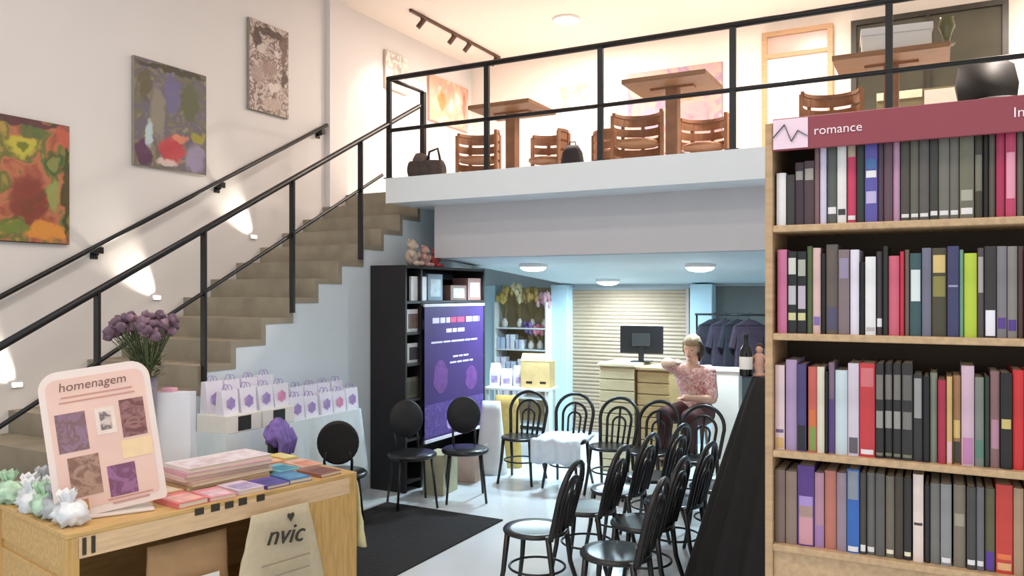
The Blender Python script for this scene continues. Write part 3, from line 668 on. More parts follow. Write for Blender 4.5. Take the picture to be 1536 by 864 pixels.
on_poster(.08, .36, .27, .54, [(124,92,96),(146,116,130),(130,98,100),(150,120,140),(136,104,104)], 31)
on_poster(.69, .93, .24, .51, [(130,86,82),(160,116,112),(116,72,74),(150,100,98)], 32)
on_poster(.14, .43, .58, .86, [(112,82,70),(140,104,90),(180,144,126),(120,86,72)], 33)
on_poster(.49, .76, .69, .91, [(136,88,116),(160,108,150),(126,78,110),(166,120,156)], 34)
on_poster(.45, .64, .27, .46, [(238,220,208)], 35)
on_poster(.49, .60, .30, .43, [(150,136,130),(226,206,196),(120,108,108),(220,200,190)], 36, k=2)
on_poster(.66, .96, .53, .66, [(246,214,170)], 37, 'tinted_block')
on_poster(.14, .28, .88, .98, [(90,60,46),(200,150,90),(120,80,56)], 38)
lettering('homenagem', .062, mat('poster_title', (128, 92, 84), .6, 0), po, TILT @ T(-.165, -.0150, .02+PH*.885) @ RX90, shear=.15)
for v, a, b in ((.165, .16, .84), (.2, .14, .86), (.93, .46, .9), (.96, .50, .86)):
    m = MB(); m.prism([((a-.5)*PW, (1-v)*PH), ((b-.5)*PW, (1-v)*PH), ((b-.5)*PW, (1-v)*PH+.008), ((a-.5)*PW, (1-v)*PH+.008)], .001, TILT @ T(0, -.0145, .02) @ RX90)
    m.obj('text_line', mat('poster_text', (206, 150, 138), .6, 0), po)
m = MB(); m.box(-.18, .18, -.05, .10, 0, .012, .004); m.bar((0, .09, .012), (-.03, .052, .45), .03, .006); m.obj('easel_foot', mat('acrylic_base', (226, 214, 206), .3), po)

# --- vase and flowers
vx, vy = at_d(224, 4.78)
vs = thing('vase', 'tall slim glass vase holding dried flowers behind the pink poster', 'vase', (vx, vy, .80))
MB().lathe([(.045, 0), (.05, .01), (.04, .10), (.034, .3), (.04, .52), (.052, .60), (.046, .60), (.035, .52), (.03, .3), (.034, .02)], 24).obj('glass_body', mat('lilac_glass', (214, 206, 226), .08, 0, trans=.7), vs)
bq = thing('flower_bouquet', 'bouquet of dusky purple flowers with green leaves in the glass vase', 'flowers', (vx, vy, 1.40))
m = MB(); lv = MB()
random.seed(11)
tips = []
for k in range(80):
    a = random.uniform(0, 2*PI); r = .20*math.sqrt(random.random()); z = .33-.9*r*r+random.uniform(-.05, .05)
    tip = Vector((r*math.cos(a)-.06, r*math.sin(a), z)); tips.append(tip)
    m.tube([(.01*math.cos(a), .01*math.sin(a), -.28), (.014*math.cos(a)-.01, .014*math.sin(a), .02), (tip.x*.6, tip.y*.6, z*.6), tip], .0025, 5)
m.obj('stems', mat('stem_green', (86, 100, 62), .7, .2), bq)
for k in range(330):
    a = random.uniform(0, 2*PI); r = .17*math.sqrt(random.random()); z = random.uniform(.0, .26)
    c = Vector((r*math.cos(a)*(.35+2.2*z)-.05*z/.2, r*math.sin(a)*(.35+2.2*z), z)); d = Vector((math.cos(a), math.sin(a), random.uniform(-.4, .9))).normalized()
    u, v = frame_for(d); ln = random.uniform(.03, .055)
    q = [c, c+d*ln*.5+u*.010, c+d*ln, c+d*ln*.5-u*.010]
    lv.mi = 0; vv = [lv.bm.verts.new(p) for p in q]; lv.bm.faces.new(vv)
lv.obj('leaves', mat('leaf_green', (84, 92, 64), .7, .35, 12), bq)
f0 = None
fmats = [mat('petal_dusk', (116, 92, 108), .8, .3, 30), mat('petal_rose', (146, 116, 130), .8, .3, 30)]
for k, tp in enumerate(tips):
    if k < 2:
        m = MB(); m.blob((0, 0, 0), (.027, .027, .022), 2, .6, 4, k+1); f = m.obj('flower_head', fmats[k], bq)
        if k == 0: fa = f
        else: fb = f
    else:
        f = (fa if k % 3 else fb).copy(); C.objects.link(f); f.parent = bq
    f.location = tp; s = random.uniform(.75, 1.25); f.scale = (s, s, s); f.rotation_euler = (random.random()*3, random.random()*3, 0)

# --- carrier bag (white, tall) behind the poster
wx, wy = at_d(264, 4.86)
wb = thing('carrier_bag', 'tall white paper carrier bag standing between poster and magazine pile', 'bag', (wx, wy, .802), TR-.9)
wbm = mat('carrier_white', (226, 230, 238), .6, .03, 6)
m = MB(); m.loft([[(-.11, -.06, 0), (.11, -.06, 0), (.11, .06, 0), (-.11, .06, 0)], [(-.11, -.05, .25), (.11, -.05, .25), (.10, .05, .25), (-.10, .05, .25)], [(-.105, -.045, .50), (.105, -.045, .50), (.105, .045, .50), (-.105, .045, .50)]], smooth=False)
m.obj('bag_body', wbm, wb)
m = MB(); m.box(-.08, .0, -.03, .03, .49, .525, .006); m.obj('tissue', mat('tissue_rose', (226, 170, 186), .8, .2, 20), wb)

# --- magazines and books lying on the table
def flat_book(s, t, z, w, l, h, rot, col, label, pile=None, cover2=None, title=True, grp='books lying on the display table'):
    p = TT(s, t, z+.0008)
    o = thing('book', label, 'book', p, TR+rot, grp)
    m = MB(); cm = mat('flat_cover_%d_%d_%d' % col, col, .4, .12, 12)
    e = .003
    m.box(-w/2, w/2, -l/2, l/2, 0, e, .0008); m.box(-w/2, w/2, -l/2, l/2, h-e, h, .0008); m.box(-w/2, -w/2+e, -l/2, l/2, e, h-e)
    m.obj('cover', cm, o)
    MB().box(-w/2+e, w/2-.004, -l/2+.004, l/2-.004, e, h-e).obj('pages', pages_m, o)
    if cover2: MB().box(-w/2+.02, w/2-.015, -l/2+.02, l/2-.06, h, h+.0006).obj('cover_panel', mat('panel_%d_%d_%d' % cover2, cover2, .4, .25, 14), o)
    return o
BK = [ # s, t, w(along s), l, h, rot, colour, panel, name
 (.62,.14,.17,.24,.028,.06,(226,120,120),(240,180,170),'coral red book nearest the poster foot'),
 (.80,.13,.15,.22,.022,-.05,(232,150,162),(244,200,210),'rose pink book in the front row'),
 (.97,.14,.16,.22,.025,.04,(226,206,222),(180,166,206),'pale lilac book in the front row'),
 (1.14,.13,.15,.21,.02,.0,(96,80,166),(70,66,150),'deep violet book in the front row'),
 (1.30,.14,.15,.22,.024,-.06,(60,112,170),(84,150,190),'blue book in the front row'),
 (1.50,.14,.16,.22,.022,.08,(150,96,76),(120,70,60),'brown book at the right front corner'),
 (.64,.42,.16,.22,.02,.1,(240,196,160),(246,220,200),'peach book behind the coral red one'),
 (1.16,.74,.16,.2,.026,-.04,(210,222,236),(120,196,206),'pale blue book with aqua panel in the back row'),
 (1.39,.38,.15,.22,.022,.03,(110,190,206),(60,140,170),'turquoise book in the middle row'),
 (1.57,.40,.15,.23,.02,-.05,(236,190,170),(226,150,120),'salmon book at the right end of the middle row'),
 (1.33,.65,.14,.22,.024,.05,(240,206,130),(236,160,100),'yellow book with orange panel in the back row'),
 (1.48,.65,.13,.22,.02,-.03,(236,150,110),(240,196,160),'orange book in the back row'),
 (1.61,.68,.11,.2,.022,.02,(240,214,110),(246,230,170),'bright yellow book at the far right corner')]
for (s, t, w_, l, h, r, col, pn, nm) in BK:
    flat_book(s, t, .80, w_, l, h, r, col, nm+' of the display table', cover2=pn)
z = .80
for k, (col, nm) in enumerate((((200,170,130),'tan magazine at the bottom of the pile'), ((226,190,176),'peach magazine second from the bottom of the pile'), ((236,206,204),'blush magazine in the middle of the pile'), ((230,176,190),'rose magazine second from the top of the pile'), ((246,232,234),'white-pink magazine on top of the pile'))):
    o = flat_book(1.02+.012*math.sin(k*2.1), .46+.01*math.cos(k*3), z, .54, .27, .024, .02+.04*math.sin(k*1.7), col, nm+' on the display table', cover2=((250,222,228) if k == 4 else None), grp='magazines piled on the display table')
    o.name = 'magazine'; o['category'] = 'magazine'; z += .0252
# --- crumpled plastic packets at the left end
random.seed(5)
PK = [(.28,.80,'white','rearmost, right of the clear one'),(.05,.83,'green','at the far outer corner'),(.15,.52,'white','in the middle of the heap'),(.08,.15,'white','frontmost at the table corner'),(.07,.42,'green','middle of the left end'),(.10,.66,'white','back of the left end'),(.22,.56,'green','just behind the poster'),(.20,.78,'clear','rearmost at the left end'),(.09,.31,'clear','on the corner side, between two others'),(.20,.40,'green','close behind the poster foot'),(.06,.54,'white','outer edge of the left end')]
pcol = {'white': mat('packet_white', (236, 238, 240), .3, .05, 30, bump=.3), 'green': mat('packet_green', (190, 220, 190), .3, .35, 16, bump=.3), 'clear': mat('packet_clear', (222, 226, 230), .15, .05, 20, trans=.35)}
for k, (s, t, c, wh) in enumerate(PK):
    p = TT(s, t, .80)
    o = thing('gift_packet', 'small crumpled %s plastic packet on the display table, %s' % (c, wh), 'packet', p, TR+random.uniform(-.6, .6), 'plastic packets on the display table')
    m = MB(); m.blob((0, 0, .052), (.066, .08, .06), 3, .5, 4, k+3); m.obj('wrapper', pcol[c], o)
    m = MB()
    for j in range(7):
        a = j/7*2*PI+k; m.prism([(-.006, 0), (.006, 0), (.026, .075), (-.004, .095), (-.02, .07)], .001, T(.01*math.cos(a), .02+.01*math.sin(a), .085) @ Matrix.Rotation(a, 4, 'Z') @ Matrix.Rotation(.45, 4, 'X') @ RX90)
    m.obj('ruffled_top', pcol[c], o)

# ================================================================ gift-bag table along the stair wall
gt = thing('cloth_table', 'long narrow table under a white cloth against the under-stair wall', 'table', (-4.69, 4.9, 0))
gx0, gx1, gy0, gy1 = -.17, .165, -.80, .72
MB().box(gx0+.02, gx1-.03, gy0+.02, gy1-.03, .84, .868, .004).obj('tabletop', WOOD, gt)
for x_ in (gx0+.05, gx1-.07):
    for y_ in (gy0+.06, gy1-.07): MB().bar((x_, y_, 0), (x_, y_, .84), .035).obj('leg', BLACK, gt)
m = MB(); rings = []
per = []
def rect_pts(x0_, x1_, y0_, y1_, n):
    P_ = []
    for i in range(n): P_.append((x0_+(x1_-x0_)*i/n, y0_))
    for i in range(n*3): P_.append((x1_, y0_+(y1_-y0_)*i/(n*3)))
    for i in range(n): P_.append((x1_-(x1_-x0_)*i/n, y1_))
    for i in range(n*3): P_.append((x0_, y1_-(y1_-y0_)*i/(n*3)))
    return P_
base = rect_pts(gx0, gx1, gy0, gy1, 14)
for f in (0, .05, .2, .4, .6, .8, 1):
    ring = []
    for k, (x_, y_) in enumerate(base):
        ox = 1 if x_ >= gx1-.001 else (0 if x_ > gx0+.001 else 0); oy = 1 if y_ >= gy1-.001 else (-1 if y_ <= gy0+.001 else 0)
        g = f*(.05+.022*math.sin(k*.8)+.012*math.sin(k*2.1))
        ring.append((x_+ox*g, y_+oy*g*.8, .88-.58*f))
    rings.append(ring)
m.loft(rings, cap=False)
m.prism(base, .006, T(0, 0, .874))
clothm = mat('white_cloth', (222, 232, 236), .8, .03, 5)
m.obj('cloth', clothm, gt)
random.seed(21)
bagm = mat('gift_bag_white', (232, 228, 240), .5, .04, 6); pur = mat('gift_print_purple', (172, 146, 206), .5, .2, 20); pnk = mat('gift_print_pink', (226, 150, 190), .5, .2, 20)
place = ['leftmost', 'second', 'third', 'fourth', 'fifth', 'sixth', 'seventh', 'eighth', 'rightmost']
GB = 'white gift bags on the white-clothed table'
for row, (xx, nm) in enumerate(((-4.62, 'front'), (-4.78, 'back'))):
    for i in range(9):
        yy = 4.20+i*.172
        t = thing('gift_bag', 'white gift bag with purple print, %s in the %s row' % (place[i], nm), 'bag', (xx+random.uniform(-.006, .006), yy, .8805+(.1308 if yy < 4.78 else 0)), PI/2+random.uniform(-.06, .06), GB)
        h = .175+(.055 if row else .0)+random.uniform(-.008, .008)
        m = MB(); m.loft([[(-.072, -.045, 0), (.072, -.045, 0), (.072, .045, 0), (-.072, .045, 0)], [(-.076, -.03, h*.7), (.076, -.03, h*.7), (.076, .03, h*.7), (-.076, .03, h*.7)], [(-.078, -.022, h), (.078, -.022, h), (.078, .022, h), (-.078, .022, h)]], smooth=False)
        m.obj('bag_body', bagm, t)
        m = MB(); q = [(.036*math.cos(a*PI/6)*(1+.25*(a % 2)), h*.45+.04*math.sin(a*PI/6)*(1+.25*(a % 2))) for a in range(12)]
        m.prism(q, .002, T(0, -.0405, 0) @ RX90); m.obj('printed_emblem', pnk if (i+row) % 4 == 3 else pur, t)
        for s_ in (-1, 1):
            m = MB(); m.tube([(.03*math.cos(PI-PI*j/8), s_*.018, h-.005+.045*math.sin(PI*j/8)) for j in range(9)], .003, 6); m.obj('handle', pur, t)
# white cartons that lift the left bags, each with a dark square label
for (ya, yb), lab in zip(((4.11, 4.44), (4.46, 4.79)), ('white carton with dark square label under the leftmost gift bags', 'white carton with dark square label, right one under the gift bags')):
    t = thing('carton', lab, 'box', (-4.69, (ya+yb)/2, .8805), PI/2, 'white cartons under the gift bags')
    hw_ = (yb-ya)/2
    MB().box(-hw_, hw_, -.165, .15, 0, .13, .004).obj('box_body', PAPER, t)
    MB().box(-.062, .062, -.168, -.164, .012, .118, .001).obj('square_label', mat('label_dark', (40, 40, 34), .5, .3, 20), t)
# ================================================================ black bookcase under the stairs end
KX0, KX1, KY0, KY1, KZ = -4.885, -4.47, 6.21, 7.72, 2.17
bkm = mat('bookcase_black', (28, 24, 26), .5, .15, 6)
kc = thing('bookcase', 'tall black bookcase standing between the stair wall and the purple poster', 'bookcase', ((KX0+KX1)/2, (KY0+KY1)/2, 0))
hx = (KX1-KX0)/2; hy = (KY1-KY0)/2
MB().box(-hx, hx, -hy, -hy+.03, 0, KZ, .003).obj('side_panel', bkm, kc)
MB().box(-hx, hx, hy-.03, hy, 0, KZ, .003).obj('side_panel', bkm, kc)
MB().box(-.17, hx, -hy+.26, -hy+.285, 0, KZ, .003).obj('divider', bkm, kc)
MB().box(-hx, -hx+.02, -hy+.03, hy-.03, 0, KZ).obj('back_panel', bkm, kc)
KS = [.08, .48, .86, 1.2, 1.5, 1.8, KZ-.028]
for z in KS: MB().box(-hx+.02, hx, -hy+.03, hy-.03, z, z+.025, .002).obj('shelf', bkm, kc)
# objects in the bookcase (front faces +X)
def ck(px, X):      # Y on plane X for a column
    a = (px-HX)/F; k = (a*CO-SI)/(a*SI+CO); return X/k
def kbox(name, lab, cat, px0, px1, z0, h, dep, col, panel=None, grp=None):
    y0, y1 = ck(px0, KX1-.04), ck(px1, KX1-.04)
    t = thing(name, lab, cat, (KX1-.04, (y0+y1)/2, z0), PI/2, grp)
    w = (y1-y0)/2
    MB().box(-w, w, 0, dep, 0, h, .004).obj('cover' if name == 'book' else 'box_body', mat('kbox_%d_%d_%d' % col, col, .5, .08, 10), t)
    if panel: MB().box(-w*.7, w*.7, -.002, .0, h*.15, h*.8).obj('front_panel', mat('kpan_%d_%d_%d' % panel, panel, .5, .25, 14), t)
    return t
kbox('book', 'large white book face-out on the upper shelf of the black bookcase', 'book', 617, 640, 1.826, .24, .03, (240,240,242), None)
kbox('book', 'pale blue and grey book face-out at upper middle of the black bookcase', 'book', 642, 664, 1.826, .27, .03, (110,130,150), (180,196,204))
kbox('book', 'white book with brown picture on the second shelf of the black bookcase', 'book', 609, 631, 1.526, .22, .03, (226,220,220), (120,96,84))
kbox('book', 'white and black book on the third shelf of the black bookcase', 'book', 611, 630, 1.226, .19, .03, (206,200,198), (60,50,50))
kbox('book', 'dull olive book on the fourth shelf of the black bookcase', 'book', 608, 628, .886, .2, .03, (96,90,70), (70,66,52))
kbox('box', 'brown box on the upper shelf at the right of the black bookcase', 'box', 676, 700, 1.826, .16, .2, (120,92,84), (190,180,170))
kbox('box', 'rosy box on the upper shelf at far right of the black bookcase', 'box', 702, 722, 1.826, .24, .2, (150,112,106), (200,196,190))
# things on top of the bookcase
plm = mat('plush_pink', (206, 160, 150), .9, .2, 20); plr = mat('plush_red', (190, 84, 80), .9, .2, 20); plb = mat('plush_beige', (196, 176, 160), .9, .2, 20)
for px, dd, mm, lab in ((617, .27, plb, 'beige soft toy sitting on the black bookcase, left one'), (636, .22, plm, 'pink soft toy sitting on the black bookcase, middle one'), (652, .2, plr, 'red soft toy sitting on the black bookcase, right one')):
    Y = ck(px, KX1-.18)
    t = thing('soft_toy', lab, 'toy', (KX1-.18, Y, KZ-.002), PI/2+.2, 'soft toys on the bookcase')
    s = dd/.27
    m = MB(); m.blob((0, 0, .09*s), (.075*s, .065*s, .09*s)); m.blob((0, -.01, .21*s), (.06*s, .055*s, .055*s))
    for sg in (-1, 1): m.blob((sg*.045*s, 0, .255*s), (.022*s, .014*s, .024*s)); m.blob((sg*.075*s, -.04*s, .12*s), (.022*s, .03*s, .04*s)); m.blob((sg*.045*s, -.08*s, .028*s), (.028*s, .045*s, .028*s))
    m.obj('body', mm, t)
    MB().blob((0, -.062*s, .2*s), (.022*s, .016*s, .018*s)).obj('snout', plb, t)
# ---------------------------------------------------------------- purple hanging poster
PX = KX1+.035
py0, py1 = ck(637, PX), ck(725, PX)
pz0, pz1 = .46, 1.775
pp = thing('hanging_banner', 'tall purple printed banner hanging on the front of the black bookcase', 'banner', (PX, (py0+py1)/2, 0), PI/2)
hw = (py1-py0)/2
purp = mat('banner_purple', (60, 36, 104), .5, .12, 5)
MB().box(-hw, hw, 0, .004, pz0, pz1).obj('printed_sheet', purp, pp)
MB().box(-hw-.01, hw+.01, -.008, .012, pz1-.01, pz1+.02, .003).obj('top_rod', mat('rod_white', (220,216,226), .4), pp)
MB().box(-hw, hw, -.008, .012, pz0-.035, pz0, .003).obj('bottom_rod', mat('rod_white', (220,216,226), .4), pp)
def dashes(z, u0, u1, h, gaps, dep=-.002, mm=None):
    m = MB()
    x = -hw+u0*2*hw; end = -hw+u1*2*hw; i = 0
    while x < end:
        wd = gaps[i % len(gaps)]; m.box(x, min(x+wd, end), dep, 0, z, z+h); x += wd+.02; i += 1
    m.obj('text_line', mm or mat('banner_lilac', (214, 200, 236), .5, 0), pp)
dashes(1.60, .12, .40, .055, (.12, .09, .16)); dashes(1.60, .68, .92, .055, (.12, .1)); dashes(1.50, .34, .66, .04, (.1, .08, .13)); dashes(1.40, .1, .88, .018, (.2, .13, .25, .1)); dashes(1.24, .45, .72, .018, (.1, .07)); dashes(1.18, .4, .8, .018, (.12, .09))
dashes(1.60, .41, .67, .055, (.11, .14), mm=mat('banner_red', (196, 70, 110), .5, 0))
for bx, bz_, rx, rr in ((-.28, 1.06, .13, .17), (.3, 1.0, .12, .13)):
    m = MB(); m.prism([(bx*2*hw*.9+rx*math.cos(2*PI*j/18)*(1+.12*math.sin(j*2)), bz_+rr*math.sin(2*PI*j/18)) for j in range(18)], .0015, T(0, -.0002, 0) @ RX90)
    m.obj('printed_shape', mat('banner_mauve', (104, 58, 130), .5, .3, 12), pp)
MB().box(-hw, hw, -.0015, 0, pz0+.02, .80).obj('pattern_band', art_mat('banner_pattern', [(60,36,104),(96,74,148),(76,54,126),(106,84,156),(68,42,116)], 9, 2, 41), pp)
m = MB(); m.prism([(-.12+.055*math.cos(2*PI*j/16), .58+.07*math.sin(2*PI*j/16)) for j in range(16)], .003, T(0, -.0003, 0) @ RX90); m.obj('printed_disc', mat('banner_disc', (170, 150, 206), .5, .1), pp)

# ================================================================ gift display at back left
gx0, gx1 = x_on(748, 10.0), x_on(824, 10.0)
gd = thing('display_shelf', 'white display shelf full of dried flowers and gifts at the back left', 'shelf', ((gx0+gx1)/2, 10.04, 0))
hw = (gx1-gx0)/2
gwm = mat('display_white', (216, 218, 216), .6, .03, 4)
for sg in (-1, 1): MB().box(sg*hw-.012, sg*hw+.012, -.16, .2, 0, 1.78, .003).obj('side_panel', gwm, gd)
SZ = [.08, .45, .80, 1.12, 1.42]
for z in SZ: MB().box(-hw+.012, hw-.012, -.16, .2, z-.02, z, .003).obj('shelf', gwm, gd)
MB().box(-hw+.012, hw-.012, .19, .2, .06, 1.98).obj('back_panel', mat('display_back', (176, 150, 112), .7, .15, 5), gd)
GX = (gx0+gx1)/2
random.seed(31)
def dried(x, z, h, col, lab, nm='dried_flowers', y=10.0):
    v = thing('vase', 'small pale vase holding the '+lab, 'vase', (GX+x, y, z), 0, 'vases on the back display shelf')
    MB().lathe([(.03, 0), (.042, .02), (.045, .07), (.022, .11), (.028, .125), (.018, .12)], 16).obj('vase_body', mat('vase_pale', (214, 206, 196), .4, .05), v)
    t = thing(nm, lab+' on the white display shelf at the back', 'flowers', (GX+x, y, z+.12), 0, 'flowers on the back display shelf')
    m = MB(); b = MB()
    for k in range(18):
        a = 2*PI*k/9+random.random(); r = random.uniform(.02, .12); tip = Vector((r*math.cos(a), r*.6*math.sin(a)-.02, h*random.uniform(.6, 1)))
        m.tube([(.008*math.cos(a), .008*math.sin(a), -.08), tip*.6, tip], .003, 5)
        b.blob(tip, (.034, .034, .065), 1, .4, 3, k)
    m.obj('stems', mat('stem_dry', (150, 130, 84), .8, .2), t); b.obj('flower_heads', mat('dry_%d_%d_%d' % col, col, .85, .25, 30), t)
dried(-.30, 1.42, .42, (206, 180, 106), 'mustard dried grass bunch')
dried(-.06, 1.42, .46, (232, 218, 176), 'cream dried plume bunch')
dried(.14, 1.42, .44, (190, 156, 96), 'ochre dried grass bunch')
dried(.33, 1.42, .34, (216, 170, 180), 'pale pink dried flower bunch')
dried(.12, 1.12, .22, (120, 96, 150), 'purple dried flower bunch')
dried(.26, 1.12, .2, (206, 130, 140), 'rose dried flower bunch')
def gift(x, z, w, h, d, col, lab, y=9.98):
    t = thing('gift_box', lab, 'box', (GX+x, y, z+.0005), 0, 'gift boxes on the back display shelf')
    MB().box(-w/2, w/2, -d/2, d/2, 0, h*.75, .003).obj('box_body', mat('gift_%d_%d_%d' % col, col, .5, .05, 8), t)
    MB().box(-w/2-.004, w/2+.004, -d/2-.004, d/2+.004, h*.72, h, .003).obj('lid', mat('gift_%d_%d_%d' % col, col, .5, .05, 8), t)
    m = MB(); m.box(-.008, .008, -d/2-.006, d/2+.006, h*.0, h+.002); m.obj('ribbon', mat('ribbon_lilac', (150, 140, 176), .4, .1), t)
for x, z, w, h, col, lab in ((-.32, 1.12, .12, .16, (190,206,226), 'pale blue gift box at left of the third shelf up'), (-.17, 1.12, .12, .2, (226,230,236), 'white gift box beside the pale blue one'), (-.03, 1.12, .1, .13, (206,214,226), 'small bluish gift box left of the purple flowers'),
    (-.32, .80, .13, .2, (232,228,234), 'tall white gift box at left, one shelf below the flowers'), (-.16, .80, .14, .14, (196,206,220), 'low blue-grey gift box, one shelf below the flowers'), (.02, .80, .13, .18, (226,216,226), 'pinkish white gift box, one shelf below the flowers'), (.33, .80, .1, .15, (140,150,176), 'slate blue gift box at right, one shelf below the flowers'),
    (-.28, .45, .16, .2, (222,214,220), 'pale gift box at left of the lowest filled shelf'), (-.06, .45, .15, .22, (226,222,226), 'white gift box on the lowest filled shelf')):
    gift(x, z, w, h, .13, col, lab)
# tan cardboard carton on a small white table in front
tx, ty = at_d(786, 9.2)
X0_, Y0_ = tx, ty
wt = thing('side_table', 'small white table carrying a tan carton before the display shelf', 'table', (tx, ty, 0), .2)
MB().box(-.42, .36, -.2, .2, .80, .83, .005).obj('tabletop', gwm, wt)
for a in (-.38, .32):
    for b in (-.17, .17): MB().bar((a, b, 0), (a, b, .80), .03).obj('leg', gwm, wt)
cx = thing('carton', 'tan cardboard carton with dark hand holes on the small white table', 'box', (tx+.165, ty+.03, .8305), .2)
tan = mat('cardboard_tan', (204, 176, 122), .8, .1, 8)
MB().box(-.17, .17, -.13, .13, 0, .30, .004).obj('box_body', tan, cx)
for a in (-.07, .09): MB().box(a-.035, a+.035, -.132, -.13, .05, .075).obj('hand_hole', mat('hole_dark', (36, 28, 22), .9), cx)
m = MB(); m.prism([(-.17, 0), (.17, 0), (.16, .1), (-.16, .1)], .004, T(0, -.13, .30) @ Matrix.Rotation(-.5, 4, 'X') @ RX90); m.obj('flap', tan, cx)
for k, (dx, w_, h_, col, lab) in enumerate(((-.34, .12, .26, (236,230,234), 'tall white packet at the left end of the small white table'), (-.20, .13, .2, (226,216,226), 'pinkish white packet next to the tall one on the small white table'), (-.06, .12, .24, (214,220,230), 'bluish white packet beside the tan carton'))):
    t = thing('packet', lab, 'packet', (X0_+dx*math.cos(.2), Y0_+dx*math.sin(.2), .8305), .2+.1*k, 'packets on the small white table')
    m = MB(); m.loft([[(-w_/2, -.05, 0), (w_/2, -.05, 0), (w_/2, .05, 0), (-w_/2, .05, 0)], [(-w_/2, -.045, h_*.6), (w_/2, -.045, h_*.6), (w_/2, .045, h_*.6), (-w_/2, .045, h_*.6)], [(-w_*.45, -.006, h_), (w_*.45, -.006, h_), (w_*.45, .006, h_), (-w_*.45, .006, h_)]], smooth=False); m.obj('wrapper', mat('packet_%d' % col[0], col, .5, .06, 12), t)
    MB().box(-w_*.3, w_*.3, -.052, -.049, h_*.15, h_*.45).obj('front_label', mat('packet_label', (170, 150, 190), .5, .3, 20), t)
# mustard tote and white sack by the banner end
tx, ty = at_d(760, 8.78)
flat_bag('sack', 'mustard yellow cloth sack on the floor right of the purple banner', 'bag', (tx, ty, .001), .3, .26, .34, .78, .2, mat('mustard_cloth', (190, 160, 92), .9, .12, 20), 13, False)
tx, ty = at_d(737, 8.45)
flat_bag('sack', 'white sack on the floor left of the mustard one, by the purple banner', 'bag', (tx, ty, .001), .2, .20, .34, .76, .22, mat('white_sack', (222, 224, 222), .8, .05, 10), 17, False)
# low items on the floor below the banner
for px, d, w, h, col, lab in ((650, 7.7, .30, .38, (176,170,140), 'khaki carton on the floor under the purple banner'), (688, 8.2, .20, .30, (206,176,162), 'peach carton on the floor under the purple banner')):
    x, y = at_d(px, d)
    x = max(x, -4.22)
    t = thing('carton', lab, 'box', (x, y, .001), PI/2+.1)
    MB().box(-w/2, w/2, -.11, .11, 0, h, .004).obj('box_body', mat('carton_%d' % col[0], col, .8, .1, 8), t)
    m = MB(); m.prism([(-w/2, 0), (w/2, 0), (w/2-.02, .09), (-w/2+.02, .09)], .004, T(0, -.11, h) @ Matrix.Rotation(.7, 4, 'X') @ RX90); m.obj('flap', mat('carton_%d' % col[0], col), t)

# ================================================================ counter, monitor, garments
def counter(x0, x1, y0, y1, h, m_, tm, lab):
    t = thing('counter', lab, 'counter', ((x0+x1)/2, (y0+y1)/2, 0))
    w = (x1-x0)/2; dd = (y1-y0)/2
    MB().box(-w, w, -dd+.02, dd, 0, h-.03).obj('carcass', m_, t)
    k = 9
    for i in range(k):
        z0 = .02+(h-.06)*i/k; MB().box(-w, w, -dd, -dd+.02, z0, z0+(h-.06)/k-.012, .004).obj('plank', m_, t)
    MB().box(-w-.015, w+.015, -dd-.02, dd+.01, h-.03, h, .005).obj('countertop', tm, t)
counter(-3.22, -2.83, 8.0, 8.55, 1.155, mat('counter_pale', (206, 190, 152), .55, .1, 5, stretch=(1, 8, 8)), mat('counter_top_pale', (232, 216, 180), .5, .08, 5), 'pale slatted wooden counter unit carrying the monitor')
counter(-2.80, -2.46, 8.02, 8.57, 1.13, mat('counter_tan', (190, 162, 112), .55, .14, 5, stretch=(1, 8, 8)), mat('counter_top_tan', (206, 180, 136), .5, .1, 5), 'darker tan slatted counter unit beside the seated person')
mo = thing('monitor', 'black computer monitor seen from behind on the counter', 'monitor', (-2.86, 8.33, 1.156), .12)
MB().box(-.235, .235, -.018, .018, .09, .39, .008).obj('screen_housing', mat('monitor_black', (20, 20, 22), .35, .05), mo)
MB().box(-.1, .1, -.036, -.018, .17, .31, .006).obj('rear_cover', mat('monitor_grey', (44, 44, 46), .5, .05), mo)
MB().box(-.03, .03, -.03, -.012, .0, .2, .004).obj('stand_neck', mat('monitor_black', (20, 20, 22)), mo)
MB().box(-.11, .11, -.08, .08, 0, .012, .004).obj('stand_foot', mat('monitor_black', (20, 20, 22)), mo)
# plinth
x, y = at_d(1090, 8.4)
pl = thing('plinth', 'white box plinth right of the seated person', 'plinth', (x, y, 0), .1)
MB().box(-.14, .14, -.14, .14, 0, 1.09, .004).obj('plinth_body', mat('plinth_white', (226, 218, 208), .6, .04, 5), pl)
MB().box(-.155, .155, -.155, .155, 1.09, 1.115, .004).obj('plinth_top', WHITE, pl)
